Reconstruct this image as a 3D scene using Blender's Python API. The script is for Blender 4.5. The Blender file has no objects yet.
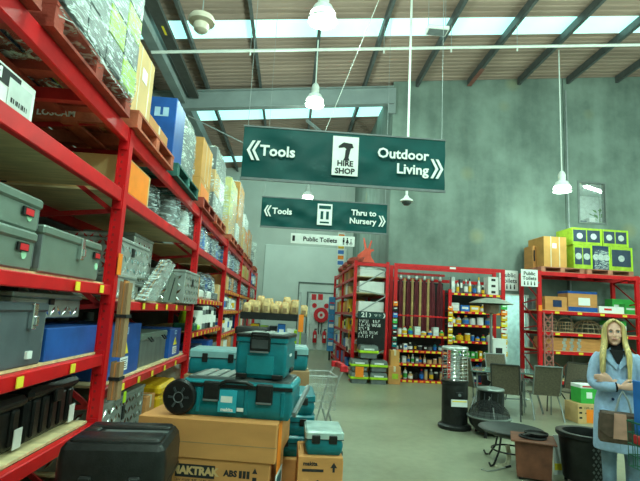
import bpy, math, random
from mathutils import Vector, Matrix, Euler
rnd = random.Random(7)
PI = math.pi
scene = bpy.context.scene
COL = scene.collection

# ------------------------------------------------------------------ camera
FPX, CX, CY = 480.0, 320.0, 240.5
CAM = Vector((0, 0, 1.62))
YAW, PITCH, ROLL = (math.radians(a) for a in (3.2, 8.6, 3.0))
fwd = Vector((math.sin(YAW)*math.cos(PITCH), math.cos(YAW)*math.cos(PITCH), math.sin(PITCH)))
r0 = Vector((math.cos(YAW), -math.sin(YAW), 0))
u0 = r0.cross(fwd)
rgt = r0*math.cos(ROLL) + u0*math.sin(ROLL)
up = u0*math.cos(ROLL) - r0*math.sin(ROLL)
cd = bpy.data.cameras.new('camera')
cd.sensor_width = 36.0
cd.lens = 36.0*FPX/640.0
cd.clip_end = 200
cam = bpy.data.objects.new('camera', cd)
COL.objects.link(cam)
cam.matrix_world = Matrix.Translation(CAM) @ Matrix((rgt, up, -fwd)).transposed().to_4x4()
scene.camera = cam

# ------------------------------------------------------------------ world, exposure
scene.view_settings.view_transform = 'Standard'
scene.view_settings.look = 'None'
scene.view_settings.gamma = 1.0
scene.view_settings.use_curve_mapping = False
scene.view_settings.exposure = 0.74
w = bpy.data.worlds.new('world')
scene.world = w
w.use_nodes = True
w.node_tree.nodes['Background'].inputs[0].default_value = (0.70, 0.95, 0.88, 1)
w.node_tree.nodes['Background'].inputs[1].default_value = 0.6
SKY_TINT = (0.36, 1.0, 0.90)
SKY_POWER = 0.80
LAMP_TINT = (0.68, 1.0, 0.83)
LAMP_POWER = 170.0

def at(x, y, X=None, Y=None, Z=None):
    """photo pixel -> point on the plane X=, Y= or Z="""
    d = fwd + rgt*((x-CX)/FPX) + up*((CY-y)/FPX)
    if X is not None: t = (X-CAM.x)/d.x
    elif Y is not None: t = (Y-CAM.y)/d.y
    else: t = (Z-CAM.z)/d.z
    return CAM + d*t

# ------------------------------------------------------------------ materials
MATS = {}
def N(nt, t, **kw):
    n = nt.nodes.new(t)
    for k, v in kw.items():
        setattr(n, k, v)
    return n
def M(name, col, rough=0.5, metal=0.0, var=0.12, scale=8.0, bump=0.0, bscale=60.0, stretch=(1, 1, 1),
      emit=0.0, alpha=1.0, trans=0.0, col2=None, coat=0.0, spec=0.32):
    """principled material whose colour drifts with noise between col and col2"""
    if name in MATS: return MATS[name]
    m = bpy.data.materials.new(name)
    m.use_nodes = True
    nt = m.node_tree
    b = nt.nodes['Principled BSDF']
    b.inputs['Roughness'].default_value = rough
    b.inputs['Metallic'].default_value = metal
    b.inputs['Specular IOR Level'].default_value = spec
    b.inputs['Coat Weight'].default_value = coat
    tc = N(nt, 'ShaderNodeTexCoord')
    mp = N(nt, 'ShaderNodeMapping')
    mp.inputs['Scale'].default_value = stretch
    nt.links.new(tc.outputs['Object'], mp.inputs['Vector'])
    nz = N(nt, 'ShaderNodeTexNoise')
    nz.inputs['Scale'].default_value = scale
    nz.inputs['Detail'].default_value = 4
    nt.links.new(mp.outputs['Vector'], nz.inputs['Vector'])
    rp = N(nt, 'ShaderNodeValToRGB')
    c2 = col2 if col2 else tuple(max(0, c*(1-var*1.6)) for c in col)
    c1 = col if col2 else tuple(min(1, c*(1+var*.6)) for c in col)
    rp.color_ramp.elements[0].position = .3
    rp.color_ramp.elements[1].position = .7
    rp.color_ramp.elements[0].color = (*c2, 1)
    rp.color_ramp.elements[1].color = (*c1, 1)
    nt.links.new(nz.outputs['Fac'], rp.inputs['Fac'])
    nt.links.new(rp.outputs['Color'], b.inputs['Base Color'])
    if bump:
        n2 = N(nt, 'ShaderNodeTexNoise')
        n2.inputs['Scale'].default_value = bscale
        n2.inputs['Detail'].default_value = 3
        nt.links.new(mp.outputs['Vector'], n2.inputs['Vector'])
        bp = N(nt, 'ShaderNodeBump')
        bp.inputs['Strength'].default_value = bump
        bp.inputs['Distance'].default_value = 0.01
        nt.links.new(n2.outputs['Fac'], bp.inputs['Height'])
        nt.links.new(bp.outputs['Normal'], b.inputs['Normal'])
    if emit:
        b.inputs['Emission Color'].default_value = (*col, 1)
        b.inputs['Emission Strength'].default_value = emit
    if alpha < 1: b.inputs['Alpha'].default_value = alpha
    if trans: b.inputs['Transmission Weight'].default_value = trans
    MATS[name] = m
    return m

def wrap_mat(name, tint, amount=0.45, scale=14, rough=.22):
    """cloudy stretch film: streaks of gloss over a see-through sheet"""
    if name in MATS: return MATS[name]
    m = bpy.data.materials.new(name); m.use_nodes = True
    nt = m.node_tree
    b = nt.nodes['Principled BSDF']
    b.inputs['Base Color'].default_value = (*tint, 1)
    b.inputs['Roughness'].default_value = rough
    tc = N(nt, 'ShaderNodeTexCoord'); mp = N(nt, 'ShaderNodeMapping')
    mp.inputs['Scale'].default_value = (1, 1, 5.0); mp.inputs['Rotation'].default_value = (.5, .35, 0)
    nz = N(nt, 'ShaderNodeTexNoise'); nz.inputs['Scale'].default_value = scale
    nz.inputs['Detail'].default_value = 5; nz.inputs['Distortion'].default_value = 1.2
    nt.links.new(tc.outputs['Object'], mp.inputs['Vector']); nt.links.new(mp.outputs['Vector'], nz.inputs['Vector'])
    rp = N(nt, 'ShaderNodeMapRange')
    rp.inputs['From Min'].default_value = .47; rp.inputs['From Max'].default_value = .63
    rp.inputs['To Min'].default_value = .04; rp.inputs['To Max'].default_value = min(1, amount*1.7)
    nt.links.new(nz.outputs['Fac'], rp.inputs['Value']); nt.links.new(rp.outputs['Result'], b.inputs['Alpha'])
    bp = N(nt, 'ShaderNodeBump'); bp.inputs['Strength'].default_value = .5; bp.inputs['Distance'].default_value = .03
    nt.links.new(nz.outputs['Fac'], bp.inputs['Height']); nt.links.new(bp.outputs['Normal'], b.inputs['Normal'])
    MATS[name] = m
    return m

RED = M('rack_red', (.68, .006, .010), .42, var=.22, scale=5, col2=(.50, .004, .008))
REDD = M('rack_red_dull', (.45, .018, .02), .5, var=.2, scale=6)
BEAMPALE = M('rack_red_faded', (.68, .10, .075), .45, var=.2)
PLY = M('plywood', (.74, .58, .32), .6, var=.18, scale=3, stretch=(1, 5, 1), bump=.1)
CARD = M('cardboard', (.60, .265, .085), .75, var=.10, scale=3, bump=.05, bscale=120, stretch=(1, 1, 3))
CARD2 = M('cardboard_orange', (.66, .32, .09), .72, var=.12, scale=3)
CARD3 = M('cardboard_pale', (.66, .42, .19), .75, var=.10, scale=4)
CARDD = M('cardboard_dark', (.33, .20, .10), .8, var=.15, scale=4)
TAPE = M('parcel_tape', (.66, .60, .45), .3, var=.08)
WHITE = M('white_paint', (.78, .80, .76), .45, var=.05)
WHITEP = M('white_paper', (.80, .82, .80), .6, var=.05)
BLACK = M('black_plastic', (.010, .011, .011), .36, var=.3, scale=20, bump=.15, bscale=150)
BLACKM = M('black_metal', (.016, .017, .017), .42, metal=.2, var=.3, scale=12)
MATTE = M('matte_black', (.012, .013, .013), .8, var=.3)
GREY = M('grey_steel', (.34, .37, .37), .45, metal=.3, var=.12)
STEEL = M('galvanised_steel', (.55, .58, .57), .36, metal=.75, var=.15, scale=14)
ALU = M('aluminium', (.40, .44, .42), .38, metal=.45, var=.14, scale=10)
ALUS = M('silver_paint', (.19, .245, .21), .40, metal=.35, var=.08, scale=6)
CHROME = M('chrome', (.75, .77, .77), .18, metal=1.0, var=.05)
TEAL = M('teal_plastic', (.003, .165, .205), .34, var=.15, scale=10)
TEALL = M('teal_plastic_light', (.008, .22, .265), .36, var=.15, scale=10)
BLUE = M('blue_carton', (.012, .085, .36), .45, var=.2, scale=5)
BLUEP = M('blue_plastic', (.02, .16, .55), .4, var=.15)
NAVY = M('navy_plastic', (.012, .03, .10), .45, var=.2)
ORANGE = M('orange_ticket', (.95, .24, .015), .6, var=.06)
YELL = M('yellow_ticket', (.90, .70, .04), .6, var=.06)
YELLP = M('yellow_plastic', (.80, .46, .012), .45, var=.1)
LIME = M('lime_plastic', (.42, .68, .015), .45, var=.1)
LIMEB = M('lime_carton', (.36, .52, .03), .5, var=.18)
GREENB = M('green_carton', (.05, .42, .07), .5, var=.12)
GREEND = M('dark_green_plastic', (.01, .10, .055), .5, var=.2)
REDP = M('red_plastic', (.62, .02, .03), .4, var=.12)
REDB = M('bright_red', (.70, .02, .03), .45, var=.1)
TIMBERR = M('red_pallet_timber', (.36, .055, .035), .75, var=.3, scale=6, bump=.3)
TIMBERO = M('orange_pallet_timber', (.50, .12, .06), .75, var=.28, scale=6, bump=.3)
TIMBERG = M('green_pallet_timber', (.03, .13, .11), .75, var=.3, scale=6, bump=.3)
BOTTLEW = M('white_bottle_plastic', (.62, .68, .66), .4, var=.08)
GREYP = M('grey_plastic', (.16, .18, .185), .5, var=.12, scale=9)
DGREY = M('charcoal_plastic', (.055, .065, .07), .42, var=.2, scale=9)
TAN = M('tan_sacking', (.66, .46, .22), .8, var=.3, scale=14, bump=.5, bscale=30)
GREENSIGN = M('green_banner_vinyl', (.0006, .066, .064), .5, var=.2, scale=1.5, spec=.18)
INK = M('black_ink', (.02, .02, .022), .7, var=.1)
RUST = M('rust_brown_paint', (.16, .055, .030), .6, var=.25, scale=9, bump=.1)
SKIN = M('skin', (.80, .46, .35), .5, var=.06, scale=20)
FILM = wrap_mat('stretch_film', (.80, .92, .90), .42, scale=11)
FILM2 = wrap_mat('heavy_stretch_film', (.74, .80, .74), .85, scale=9)
BAGFILM = wrap_mat('clear_bag_film', (.62, .74, .78), .42, scale=9, rough=.2)

# ------------------------------------------------------------------ mesh builder
class MB:
    def __init__(s): s.v = []; s.f = []
    def add(s, vs, fs):
        o = len(s.v); s.v += [tuple(v) for v in vs]; s.f += [tuple(i+o for i in f) for f in fs]; return s
    def box(s, x0, x1, y0, y1, z0, z1, bev=0.0, mat=None):
        if bev <= 0:
            vs = [(x, y, z) for z in (z0, z1) for y in (y0, y1) for x in (x0, x1)]
            fs = [(0, 2, 3, 1), (4, 5, 7, 6), (0, 1, 5, 4), (2, 6, 7, 3), (0, 4, 6, 2), (1, 3, 7, 5)]
        else:
            b = min(bev, (x1-x0)*.45, (y1-y0)*.45, (z1-z0)*.45)
            vs = []; idx = {}
            for ix in (0, 1):
                for iy in (0, 1):
                    for iz in (0, 1):
                        X, Y, Z = (x0, x1)[ix], (y0, y1)[iy], (z0, z1)[iz]
                        sx, sy, sz = (1, -1)[ix]*b, (1, -1)[iy]*b, (1, -1)[iz]*b
                        for k, p in enumerate(((X, Y+sy, Z+sz), (X+sx, Y, Z+sz), (X+sx, Y+sy, Z))):
                            idx[ix, iy, iz, k] = len(vs); vs.append(p)
            I = idx; fs = []
            for a in (0, 1):
                q = [I[a, 0, 0, 0], I[a, 1, 0, 0], I[a, 1, 1, 0], I[a, 0, 1, 0]]; fs.append(tuple(q if a else q[::-1]))
                q = [I[0, a, 0, 1], I[1, a, 0, 1], I[1, a, 1, 1], I[0, a, 1, 1]]; fs.append(tuple(q if not a else q[::-1]))
                q = [I[0, 0, a, 2], I[1, 0, a, 2], I[1, 1, a, 2], I[0, 1, a, 2]]; fs.append(tuple(q if a else q[::-1]))
            def edge(p, q, r, t, flip):
                e = (p, q, r, t); fs.append(e[::-1] if flip else e)
            for a in (0, 1):
                for c in (0, 1):
                    fl = (a == c)
                    edge(I[a, c, 0, 0], I[a, c, 0, 1], I[a, c, 1, 1], I[a, c, 1, 0], fl)
                    edge(I[a, 0, c, 0], I[a, 1, c, 0], I[a, 1, c, 2], I[a, 0, c, 2], fl)
                    edge(I[0, a, c, 1], I[0, a, c, 2], I[1, a, c, 2], I[1, a, c, 1], fl)
            for ix in (0, 1):
                for iy in (0, 1):
                    for iz in (0, 1):
                        t = (I[ix, iy, iz, 0], I[ix, iy, iz, 1], I[ix, iy, iz, 2])
                        fs.append(t if (ix+iy+iz) % 2 == 0 else t[::-1])
        if mat is not None: vs = [mat @ Vector(p) for p in vs]
        return s.add(vs, fs)
    def bar(s, p0, p1, wd, ht, upv=(0, 0, 1)):
        """rectangular bar between two points"""
        p0, p1 = Vector(p0), Vector(p1); d = (p1-p0); L = d.length; d.normalize()
        u = Vector(upv); sd = d.cross(u)
        if sd.length < 1e-4: sd = d.cross(Vector((1, 0, 0)))
        sd.normalize(); u = sd.cross(d)
        m = Matrix((d, sd, u)).transposed().to_4x4(); m.translation = p0
        return s.box(0, L, -wd/2, wd/2, -ht/2, ht/2, mat=m)
    def cyl(s, p0, p1, r, n=12, r2=None, cap=True):
        p0, p1 = Vector(p0), Vector(p1); d = (p1-p0).normalized()
        a = d.orthogonal().normalized(); b = d.cross(a); r2 = r if r2 is None else r2
        vs = [p0+(a*math.cos(t)+b*math.sin(t))*r for t in (2*PI*i/n for i in range(n))]
        vs += [p1+(a*math.cos(t)+b*math.sin(t))*r2 for t in (2*PI*i/n for i in range(n))]
        fs = [(i, (i+1) % n, n+(i+1) % n, n+i) for i in range(n)]
        if cap: fs += [tuple(range(n))[::-1], tuple(range(n, 2*n))]
        return s.add(vs, fs)
    def tube(s, pts, r, n=8, closed=False):
        """round tube along a polyline; r a number or one radius per point"""
        pts = [Vector(p) for p in pts]; k = len(pts)
        rs = r if isinstance(r, (list, tuple)) else [r]*k
        vs = []; ref = None
        for i, p in enumerate(pts):
            if closed: t = pts[(i+1) % k]-pts[i-1]
            else: t = pts[min(i+1, k-1)]-pts[max(i-1, 0)]
            t.normalize()
            if ref is None: ref = t.orthogonal().normalized()
            ref = (ref - t*ref.dot(t))
            if ref.length < 1e-5: ref = t.orthogonal()
            ref.normalize(); b = t.cross(ref)
            vs += [p+(ref*math.cos(2*PI*j/n)+b*math.sin(2*PI*j/n))*rs[i] for j in range(n)]
        fs = []
        for i in range(k if closed else k-1):
            a, c = i*n, ((i+1) % k)*n
            fs += [(a+j, a+(j+1) % n, c+(j+1) % n, c+j) for j in range(n)]
        if not closed: fs += [tuple(range(n))[::-1], tuple(range((k-1)*n, k*n))]
        return s.add(vs, fs)
    def lathe(s, prof, n=24, c=(0, 0, 0), sx=1, sy=1):
        """profile of (r, z) turned about a vertical axis"""
        vs = []; k = len(prof)
        for r, z in prof:
            vs += [(c[0]+sx*r*math.cos(2*PI*j/n), c[1]+sy*r*math.sin(2*PI*j/n), c[2]+z) for j in range(n)]
        fs = []
        for i in range(k-1):
            fs += [(i*n+j, i*n+(j+1) % n, (i+1)*n+(j+1) % n, (i+1)*n+j) for j in range(n)]
        if prof[0][0] > 1e-4: fs.append(tuple(range(n))[::-1])
        if prof[-1][0] > 1e-4: fs.append(tuple(range((k-1)*n, k*n)))
        return s.add(vs, fs)
    def prism(s, poly, axis, a, b):
        """2-D outline pushed along an axis ('x': (y,z), 'y': (x,z), 'z': (x,y))"""
        def mk(p, t): return {'x': (t, p[0], p[1]), 'y': (p[0], t, p[1]), 'z': (p[0], p[1], t)}[axis]
        n = len(poly)
        vs = [mk(p, a) for p in poly]+[mk(p, b) for p in poly]
        fs = [(i, (i+1) % n, n+(i+1) % n, n+i) for i in range(n)]+[tuple(range(n))[::-1], tuple(range(n, 2*n))]
        return s.add(vs, fs)
    def loft(s, rings, cap=True):
        k, n = len(rings), len(rings[0]); vs = [p for r in rings for p in r]
        fs = [(i*n+j, i*n+(j+1) % n, (i+1)*n+(j+1) % n, (i+1)*n+j) for i in range(k-1) for j in range(n)]
        if cap: fs += [tuple(range(n))[::-1], tuple(range((k-1)*n, k*n))]
        return s.add(vs, fs)
    def mesh(s, name, mat, sharp=32):
        me = bpy.data.meshes.new(name)
        me.from_pydata([tuple(v) for v in s.v], [], s.f)
        me.validate()
        import bmesh
        bm = bmesh.new(); bm.from_mesh(me); bmesh.ops.recalc_face_normals(bm, faces=bm.faces[:]); bm.to_mesh(me); bm.free()
        me.materials.append(mat)
        me.shade_smooth()
        me.set_sharp_from_angle(angle=math.radians(sharp))
        return me
    def build(s, name, mat, parent=None, sharp=32):
        return put(name, s.mesh(name, mat, sharp), parent)

def put(name, me, parent=None, loc=(0, 0, 0), rot=(0, 0, 0)):
    o = bpy.data.objects.new(name, me); COL.objects.link(o)
    o.location = loc; o.rotation_euler = rot
    if parent: o.parent = parent
    return o
def thing(name, label, cat, loc=(0, 0, 0), rz=0.0, group=None):
    o = bpy.data.objects.new(name, None); COL.objects.link(o)
    o.empty_display_size = .1
    o.location = loc; o.rotation_euler = (0, 0, rz)
    return tag(o, label, cat, group)
def tag(o, label, cat, group=None):
    o['label'] = label; o['category'] = cat
    if group: o['group'] = group
    return o
def struct(o, label=None, cat=None):
    o['kind'] = 'structure'
    if label: o['label'] = label
    if cat: o['category'] = cat
    return o
def copy_tree(o, parent=None):
    c = o.copy(); COL.objects.link(c)
    if parent: c.parent = parent
    for ch in list(o.children): copy_tree(ch, c)
    return c
def text(name, body, size, mat, parent=None, loc=(0, 0, 0), rot=(PI/2, 0, 0), align='CENTER', bold=0.0, ext=.001, sx=1.0):
    """flat lettering, faces -Y unless turned"""
    cu = bpy.data.curves.new(name, 'FONT')
    cu.body = body; cu.size = size; cu.align_x = align; cu.align_y = 'CENTER'
    cu.extrude = ext; cu.offset = bold; cu.resolution_u = 2
    tmp = bpy.data.objects.new('tmp', cu); COL.objects.link(tmp)
    dg = bpy.context.evaluated_depsgraph_get()
    me = bpy.data.meshes.new_from_object(tmp.evaluated_get(dg))
    bpy.data.objects.remove(tmp); bpy.data.curves.remove(cu)
    me.materials.clear(); me.materials.append(mat)
    o = put(name, me, parent, loc, rot); o.scale = (sx, 1, 1)
    return o
def onebox(name, mat, parent, x0, x1, y0, y1, z0, z1, bev=0.0):
    return MB().box(x0, x1, y0, y1, z0, z1, bev).build(name, mat, parent)
ORD = ['first', 'second', 'third', 'fourth', 'fifth', 'sixth', 'seventh', 'eighth', 'ninth', 'tenth', 'eleventh',
       'twelfth', 'thirteenth', 'fourteenth', 'fifteenth', 'sixteenth', 'seventeenth', 'eighteenth', 'nineteenth', 'twentieth']
def remeshed(mb, name, mat, parent, voxel, smooth=4, sub=0):
    """melt overlapping closed shapes into one continuous skin"""
    me = mb.mesh(name, mat)
    o = put(name, me, None)
    r = o.modifiers.new('r', 'REMESH'); r.mode = 'VOXEL'; r.voxel_size = voxel; r.use_smooth_shade = True
    if smooth:
        sm = o.modifiers.new('s', 'SMOOTH'); sm.factor = .5; sm.iterations = smooth
    dg = bpy.context.evaluated_depsgraph_get()
    m2 = bpy.data.meshes.new_from_object(o.evaluated_get(dg))
    bpy.data.objects.remove(o)
    m2.materials.clear(); m2.materials.append(mat)
    m2.shade_smooth()
    m2.name = name
    return put(name, m2, parent)

# ================================================================== the building
XL, XR, YN, YE, YC = -7.0, 12.0, -7.0, 22.0, 13.7      # left, right, near, far end, concrete wall
XC = 2.78                                               # corner of the concrete wall
def roofz(x): return 8.47 + .105*x

def floor_mat():
    m = bpy.data.materials.new('polished_concrete_floor'); m.use_nodes = True
    nt = m.node_tree; b = nt.nodes['Principled BSDF']
    tc = N(nt, 'ShaderNodeTexCoord')
    n1 = N(nt, 'ShaderNodeTexNoise'); n1.inputs['Scale'].default_value = .7; n1.inputs['Detail'].default_value = 6
    n2 = N(nt, 'ShaderNodeTexNoise'); n2.inputs['Scale'].default_value = 9; n2.inputs['Detail'].default_value = 5
    for n in (n1, n2): nt.links.new(tc.outputs['Object'], n.inputs['Vector'])
    mx = N(nt, 'ShaderNodeMix', data_type='FLOAT'); mx.inputs[0].default_value = .4
    nt.links.new(n1.outputs['Fac'], mx.inputs[2]); nt.links.new(n2.outputs['Fac'], mx.inputs[3])
    rp = N(nt, 'ShaderNodeValToRGB')
    rp.color_ramp.elements[0].position = .32; rp.color_ramp.elements[0].color = (.205, .215, .150, 1)
    rp.color_ramp.elements[1].position = .68; rp.color_ramp.elements[1].color = (.325, .335, .240, 1)
    nt.links.new(mx.outputs[0], rp.inputs['Fac']); nt.links.new(rp.outputs['Color'], b.inputs['Base Color'])
    rr = N(nt, 'ShaderNodeMapRange'); rr.inputs['To Min'].default_value = .22; rr.inputs['To Max'].default_value = .48
    nt.links.new(n1.outputs['Fac'], rr.inputs['Value']); nt.links.new(rr.outputs['Result'], b.inputs['Roughness'])
    return m
def concrete_mat():
    m = bpy.data.materials.new('tilt_up_concrete'); m.use_nodes = True
    nt = m.node_tree; b = nt.nodes['Principled BSDF']
    tc = N(nt, 'ShaderNodeTexCoord')
    st = N(nt, 'ShaderNodeMapping'); st.inputs['Scale'].default_value = (1.4, 1.4, .16)
    nt.links.new(tc.outputs['Object'], st.inputs['Vector'])
    n1 = N(nt, 'ShaderNodeTexNoise'); n1.inputs['Scale'].default_value = 1.3; n1.inputs['Detail'].default_value = 7
    nt.links.new(st.outputs['Vector'], n1.inputs['Vector'])
    n2 = N(nt, 'ShaderNodeTexNoise'); n2.inputs['Scale'].default_value = .8; n2.inputs['Detail'].default_value = 8
    n2.inputs['Roughness'].default_value = .62
    nt.links.new(tc.outputs['Object'], n2.inputs['Vector'])
    mx = N(nt, 'ShaderNodeMix', data_type='FLOAT'); mx.inputs[0].default_value = .62
    nt.links.new(n1.outputs['Fac'], mx.inputs[2]); nt.links.new(n2.outputs['Fac'], mx.inputs[3])
    rp = N(nt, 'ShaderNodeValToRGB')
    rp.color_ramp.elements[0].position = .40; rp.color_ramp.elements[0].color = (.115, .155, .135, 1)
    rp.color_ramp.elements[1].position = .60; rp.color_ramp.elements[1].color = (.215, .275, .240, 1)
    nt.links.new(mx.outputs[0], rp.inputs['Fac'])
    # ochre patches round the filled lifting points
    vo = N(nt, 'ShaderNodeTexVoronoi'); vo.inputs['Scale'].default_value = .52
    nt.links.new(tc.outputs['Object'], vo.inputs['Vector'])
    vr = N(nt, 'ShaderNodeMapRange'); vr.inputs['From Min'].default_value = .05; vr.inputs['From Max'].default_value = .17
    vr.inputs['To Min'].default_value = .55; vr.inputs['To Max'].default_value = 0
    nt.links.new(vo.outputs['Distance'], vr.inputs['Value'])
    m2 = N(nt, 'ShaderNodeMix', data_type='RGBA')
    nt.links.new(vr.outputs['Result'], m2.inputs[0]); nt.links.new(rp.outputs['Color'], m2.inputs[6])
    m2.inputs[7].default_value = (.34, .30, .13, 1)
    nt.links.new(m2.outputs[2], b.inputs['Base Color'])
    b.inputs['Roughness'].default_value = .8
    bp = N(nt, 'ShaderNodeBump'); bp.inputs['Strength'].default_value = .12
    nt.links.new(n2.outputs['Fac'], bp.inputs['Height']); nt.links.new(bp.outputs['Normal'], b.inputs['Normal'])
    return m
FLOOR, CONC = floor_mat(), concrete_mat()
ROOFM = M('roof_lining', (.38, .265, .215), .7, var=.14, scale=.8, stretch=(.3, 3, 1))
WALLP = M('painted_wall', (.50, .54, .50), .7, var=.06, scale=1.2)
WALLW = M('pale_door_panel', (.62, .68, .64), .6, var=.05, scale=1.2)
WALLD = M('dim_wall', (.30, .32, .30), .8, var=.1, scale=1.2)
PURL = M('purlin_steel', (.11, .12, .12), .55, metal=.2, var=.15)
PURLR = M('purlin_red_oxide', (.26, .10, .08), .6, var=.15)
BEAMG = M('grey_beam_paint', (.24, .28, .28), .5, var=.1, scale=2)
JOINT = M('joint_sealant', (.10, .11, .10), .7)

fl = MB().box(XL-.3, XR+.3, YN-.3, YE+4, -.2, 0).build('floor', FLOOR)
struct(fl, 'smooth grey concrete floor of the store', 'floor')

# far end wall with a big pale roller door panel and a white fire door
wall = struct(bpy.data.objects.new('wall_far', None), 'pale painted wall at the far end of the aisle', 'wall'); COL.objects.link(wall)
MB().prism([(XL, 0), (XC+.3, 0), (XC+.3, roofz(XC+.3)), (XL, roofz(XL))], 'y', YE, YE+.2).build('wall_face', WALLP, wall)
d1 = struct(bpy.data.objects.new('door_1', None), 'large pale sliding door panel in the far wall', 'door'); COL.objects.link(d1)
onebox('door_panel', WALLW, d1, -1.26, 2.5, YE-.08, YE-.005, 0, 4.62, .01)
onebox('rail', M('dark_rail', (.12, .15, .14), .6), d1, .35, 2.45, YE-.13, YE-.08, 2.93, 2.99)
onebox('rail', MATS['dark_rail'], d1, .35, .40, YE-.13, YE-.08, 0, 2.93)
d2 = struct(bpy.data.objects.new('door_2', None), 'white fire door with red signs at aisle end', 'door'); COL.objects.link(d2)
onebox('door_leaf', M('white_door', (.72, .78, .74), .5), d2, .82, 1.98, YE-.18, YE-.13, 0, 2.5, .008)
for a in ((.76, .82, 0, 2.56), (1.98, 2.04, 0, 2.56), (.82, 1.98, 2.5, 2.56)):
    onebox('door_frame', MATS['dark_rail'], d2, a[0], a[1], YE-.2, YE-.1, a[2], a[3])
for (px, py, ww) in ((314, 297, .22), (320.5, 297, .22)):
    p = at(px, py, Y=YE-.19)
    onebox('red_sign', REDB, d2, p.x-ww/2, p.x+ww/2, YE-.195, YE-.185, p.z-.13, p.z+.13)
for (px, py) in ((314.5, 305.5), (326.5, 306)):
    p = at(px, py, Y=YE-.19)
    MB().cyl((p.x, YE-.195, p.z), (p.x, YE-.182, p.z), .11, 16).build('round_sign', REDB, d2)

# concrete wall of tilt-up panels, with a window and a doorway
wall = struct(bpy.data.objects.new('wall_concrete', None), 'tall stained concrete panel wall behind the wall racks', 'wall'); COL.objects.link(wall)
JX = 8.14
T = .22
DX0, DX1, DZ = 6.12, 6.95, 2.46
WX0, WX1, WZ0, WZ1 = 8.52, 9.42, 4.70, 6.02
def panel(poly): MB().prism(poly, 'y', YC, YC+T).build('concrete_panel', CONC, wall)
pm = MB()
pm.prism([(XC, 0), (DX0, 0), (DX0, DZ), (DX0, roofz(DX0)), (XC, roofz(XC))], 'y', YC, YC+T)
pm.prism([(DX0, DZ), (DX1, DZ), (DX1, roofz(DX1)), (DX0, roofz(DX0))], 'y', YC, YC+T)
pm.prism([(DX1, 0), (JX-.012, 0), (JX-.012, roofz(JX)), (DX1, roofz(DX1)), (DX1, DZ)], 'y', YC, YC+T)
pm.build('concrete_panel', CONC, wall)
pm = MB()
pm.prism([(JX+.012, 0), (WX0, 0), (WX0, roofz(WX0)), (JX+.012, roofz(JX))], 'y', YC, YC+T)
pm.prism([(WX0, 0), (WX1, 0), (WX1, WZ0), (WX0, WZ0)], 'y', YC, YC+T)
pm.prism([(WX0, WZ1), (WX1, WZ1), (WX1, roofz(WX1)), (WX0, roofz(WX0))], 'y', YC, YC+T)
pm.prism([(WX1, 0), (XR, 0), (XR, roofz(XR)), (WX1, roofz(WX1))], 'y', YC, YC+T)
pm.build('concrete_panel', CONC, wall)
onebox('joint_strip', JOINT, wall, JX-.012, JX+.012, YC+.03, YC+T, 0, roofz(JX)-.02)
# return wall running back from the corner
wall = struct(bpy.data.objects.new('wall_return', None), 'concrete wall running back from the corner towards the far wall', 'wall'); COL.objects.link(wall)
for k in range(2):
    y0 = YC+T+.01+k*4.05
    MB().box(XC, XC+T, y0, y0+4.02, 0, roofz(XC)-.02).build('concrete_panel', CONC, wall)
# doorway: white door leaf a little set back
d3 = struct(bpy.data.objects.new('door_3', None), 'open white doorway in the concrete wall beside the goods rack', 'door'); COL.objects.link(d3)
PASS = M('white_passage', (.78, .84, .82), .5)
for nm, bb in (('wall_passage_back', (DX0-.6, DX1+2.2, YC+1.9, YC+2.0, 0, 2.8)), ('wall_passage_left', (DX0-.7, DX0-.6, YC+T, YC+2.0, 0, 2.8)), ('wall_passage_right', (DX1+2.2, DX1+2.3, YC+T, YC+2.0, 0, 2.8)), ('ceiling_passage', (DX0-.7, DX1+2.3, YC+T, YC+2.0, 2.8, 2.9))):
    struct(onebox(nm, PASS, None, *bb), 'white lit passage behind the open doorway', nm.split('_')[0])
lo = thing('tube_light', 'added unseen tube light brightening the passage behind the doorway', 'light', (DX1+.3, YC+.9, 2.70), 0)
onebox('tube', M('passage_fill', (.55, 1, .88), .4, emit=16), lo, -.9, .9, -.09, .09, 0, .05); onebox('housing', WHITE, lo, -.95, .95, -.12, .12, .05, .1)  # unseen light added to make the doorway bright
for a in ((DX0, DX0+.03, 0, DZ), (DX1-.03, DX1, 0, DZ), (DX0+.03, DX1-.03, DZ-.03, DZ)):
    onebox('door_frame', WHITE, d3, a[0], a[1], YC-.02, YC+.12, a[2], a[3])
# window high in the concrete wall with an office behind it
w1 = struct(bpy.data.objects.new('window_1', None), 'narrow office window high in the concrete wall', 'window'); COL.objects.link(w1)
FRM = M('window_frame_grey', (.20, .23, .22), .4, metal=.4)
for a in ((WX0, WX0+.05, WZ0, WZ1), (WX1-.05, WX1, WZ0, WZ1), (WX0+.05, WX1-.05, WZ0, WZ0+.05), (WX0+.05, WX1-.05, WZ1-.05, WZ1)):
    onebox('window_frame', FRM, w1, a[0], a[1], YC-.03, YC+.09, a[2], a[3])
gl = M('office_glass', (.85, .95, .92), .05, var=.01, trans=.0, alpha=.07)
onebox('pane', gl, w1, WX0+.05, WX1-.05, YC+.03, YC+.036, WZ0+.05, WZ1-.05)
OFZ = at(598, 190, Y=YC+1.7).z+.125
OFP = M('office_paint', (.50, .60, .55), .7)
for nm, bb in (('wall_office_back', (7.4, 11.2, YC+3.0, YC+3.1, 3.4, OFZ)), ('wall_office_left', (7.3, 7.4, YC+T, YC+3.1, 3.4, OFZ)), ('wall_office_right', (11.2, 11.3, YC+T, YC+3.1, 3.4, OFZ)),
               ('floor_office', (7.3, 11.3, YC+T, YC+3.1, 3.3, 3.4)), ('ceiling_office', (7.3, 11.3, YC+T, YC+3.1, OFZ, OFZ+.1))):
    struct(onebox(nm, OFP, None, *bb), 'pale office room seen through the high window', nm.split('_')[0])
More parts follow.
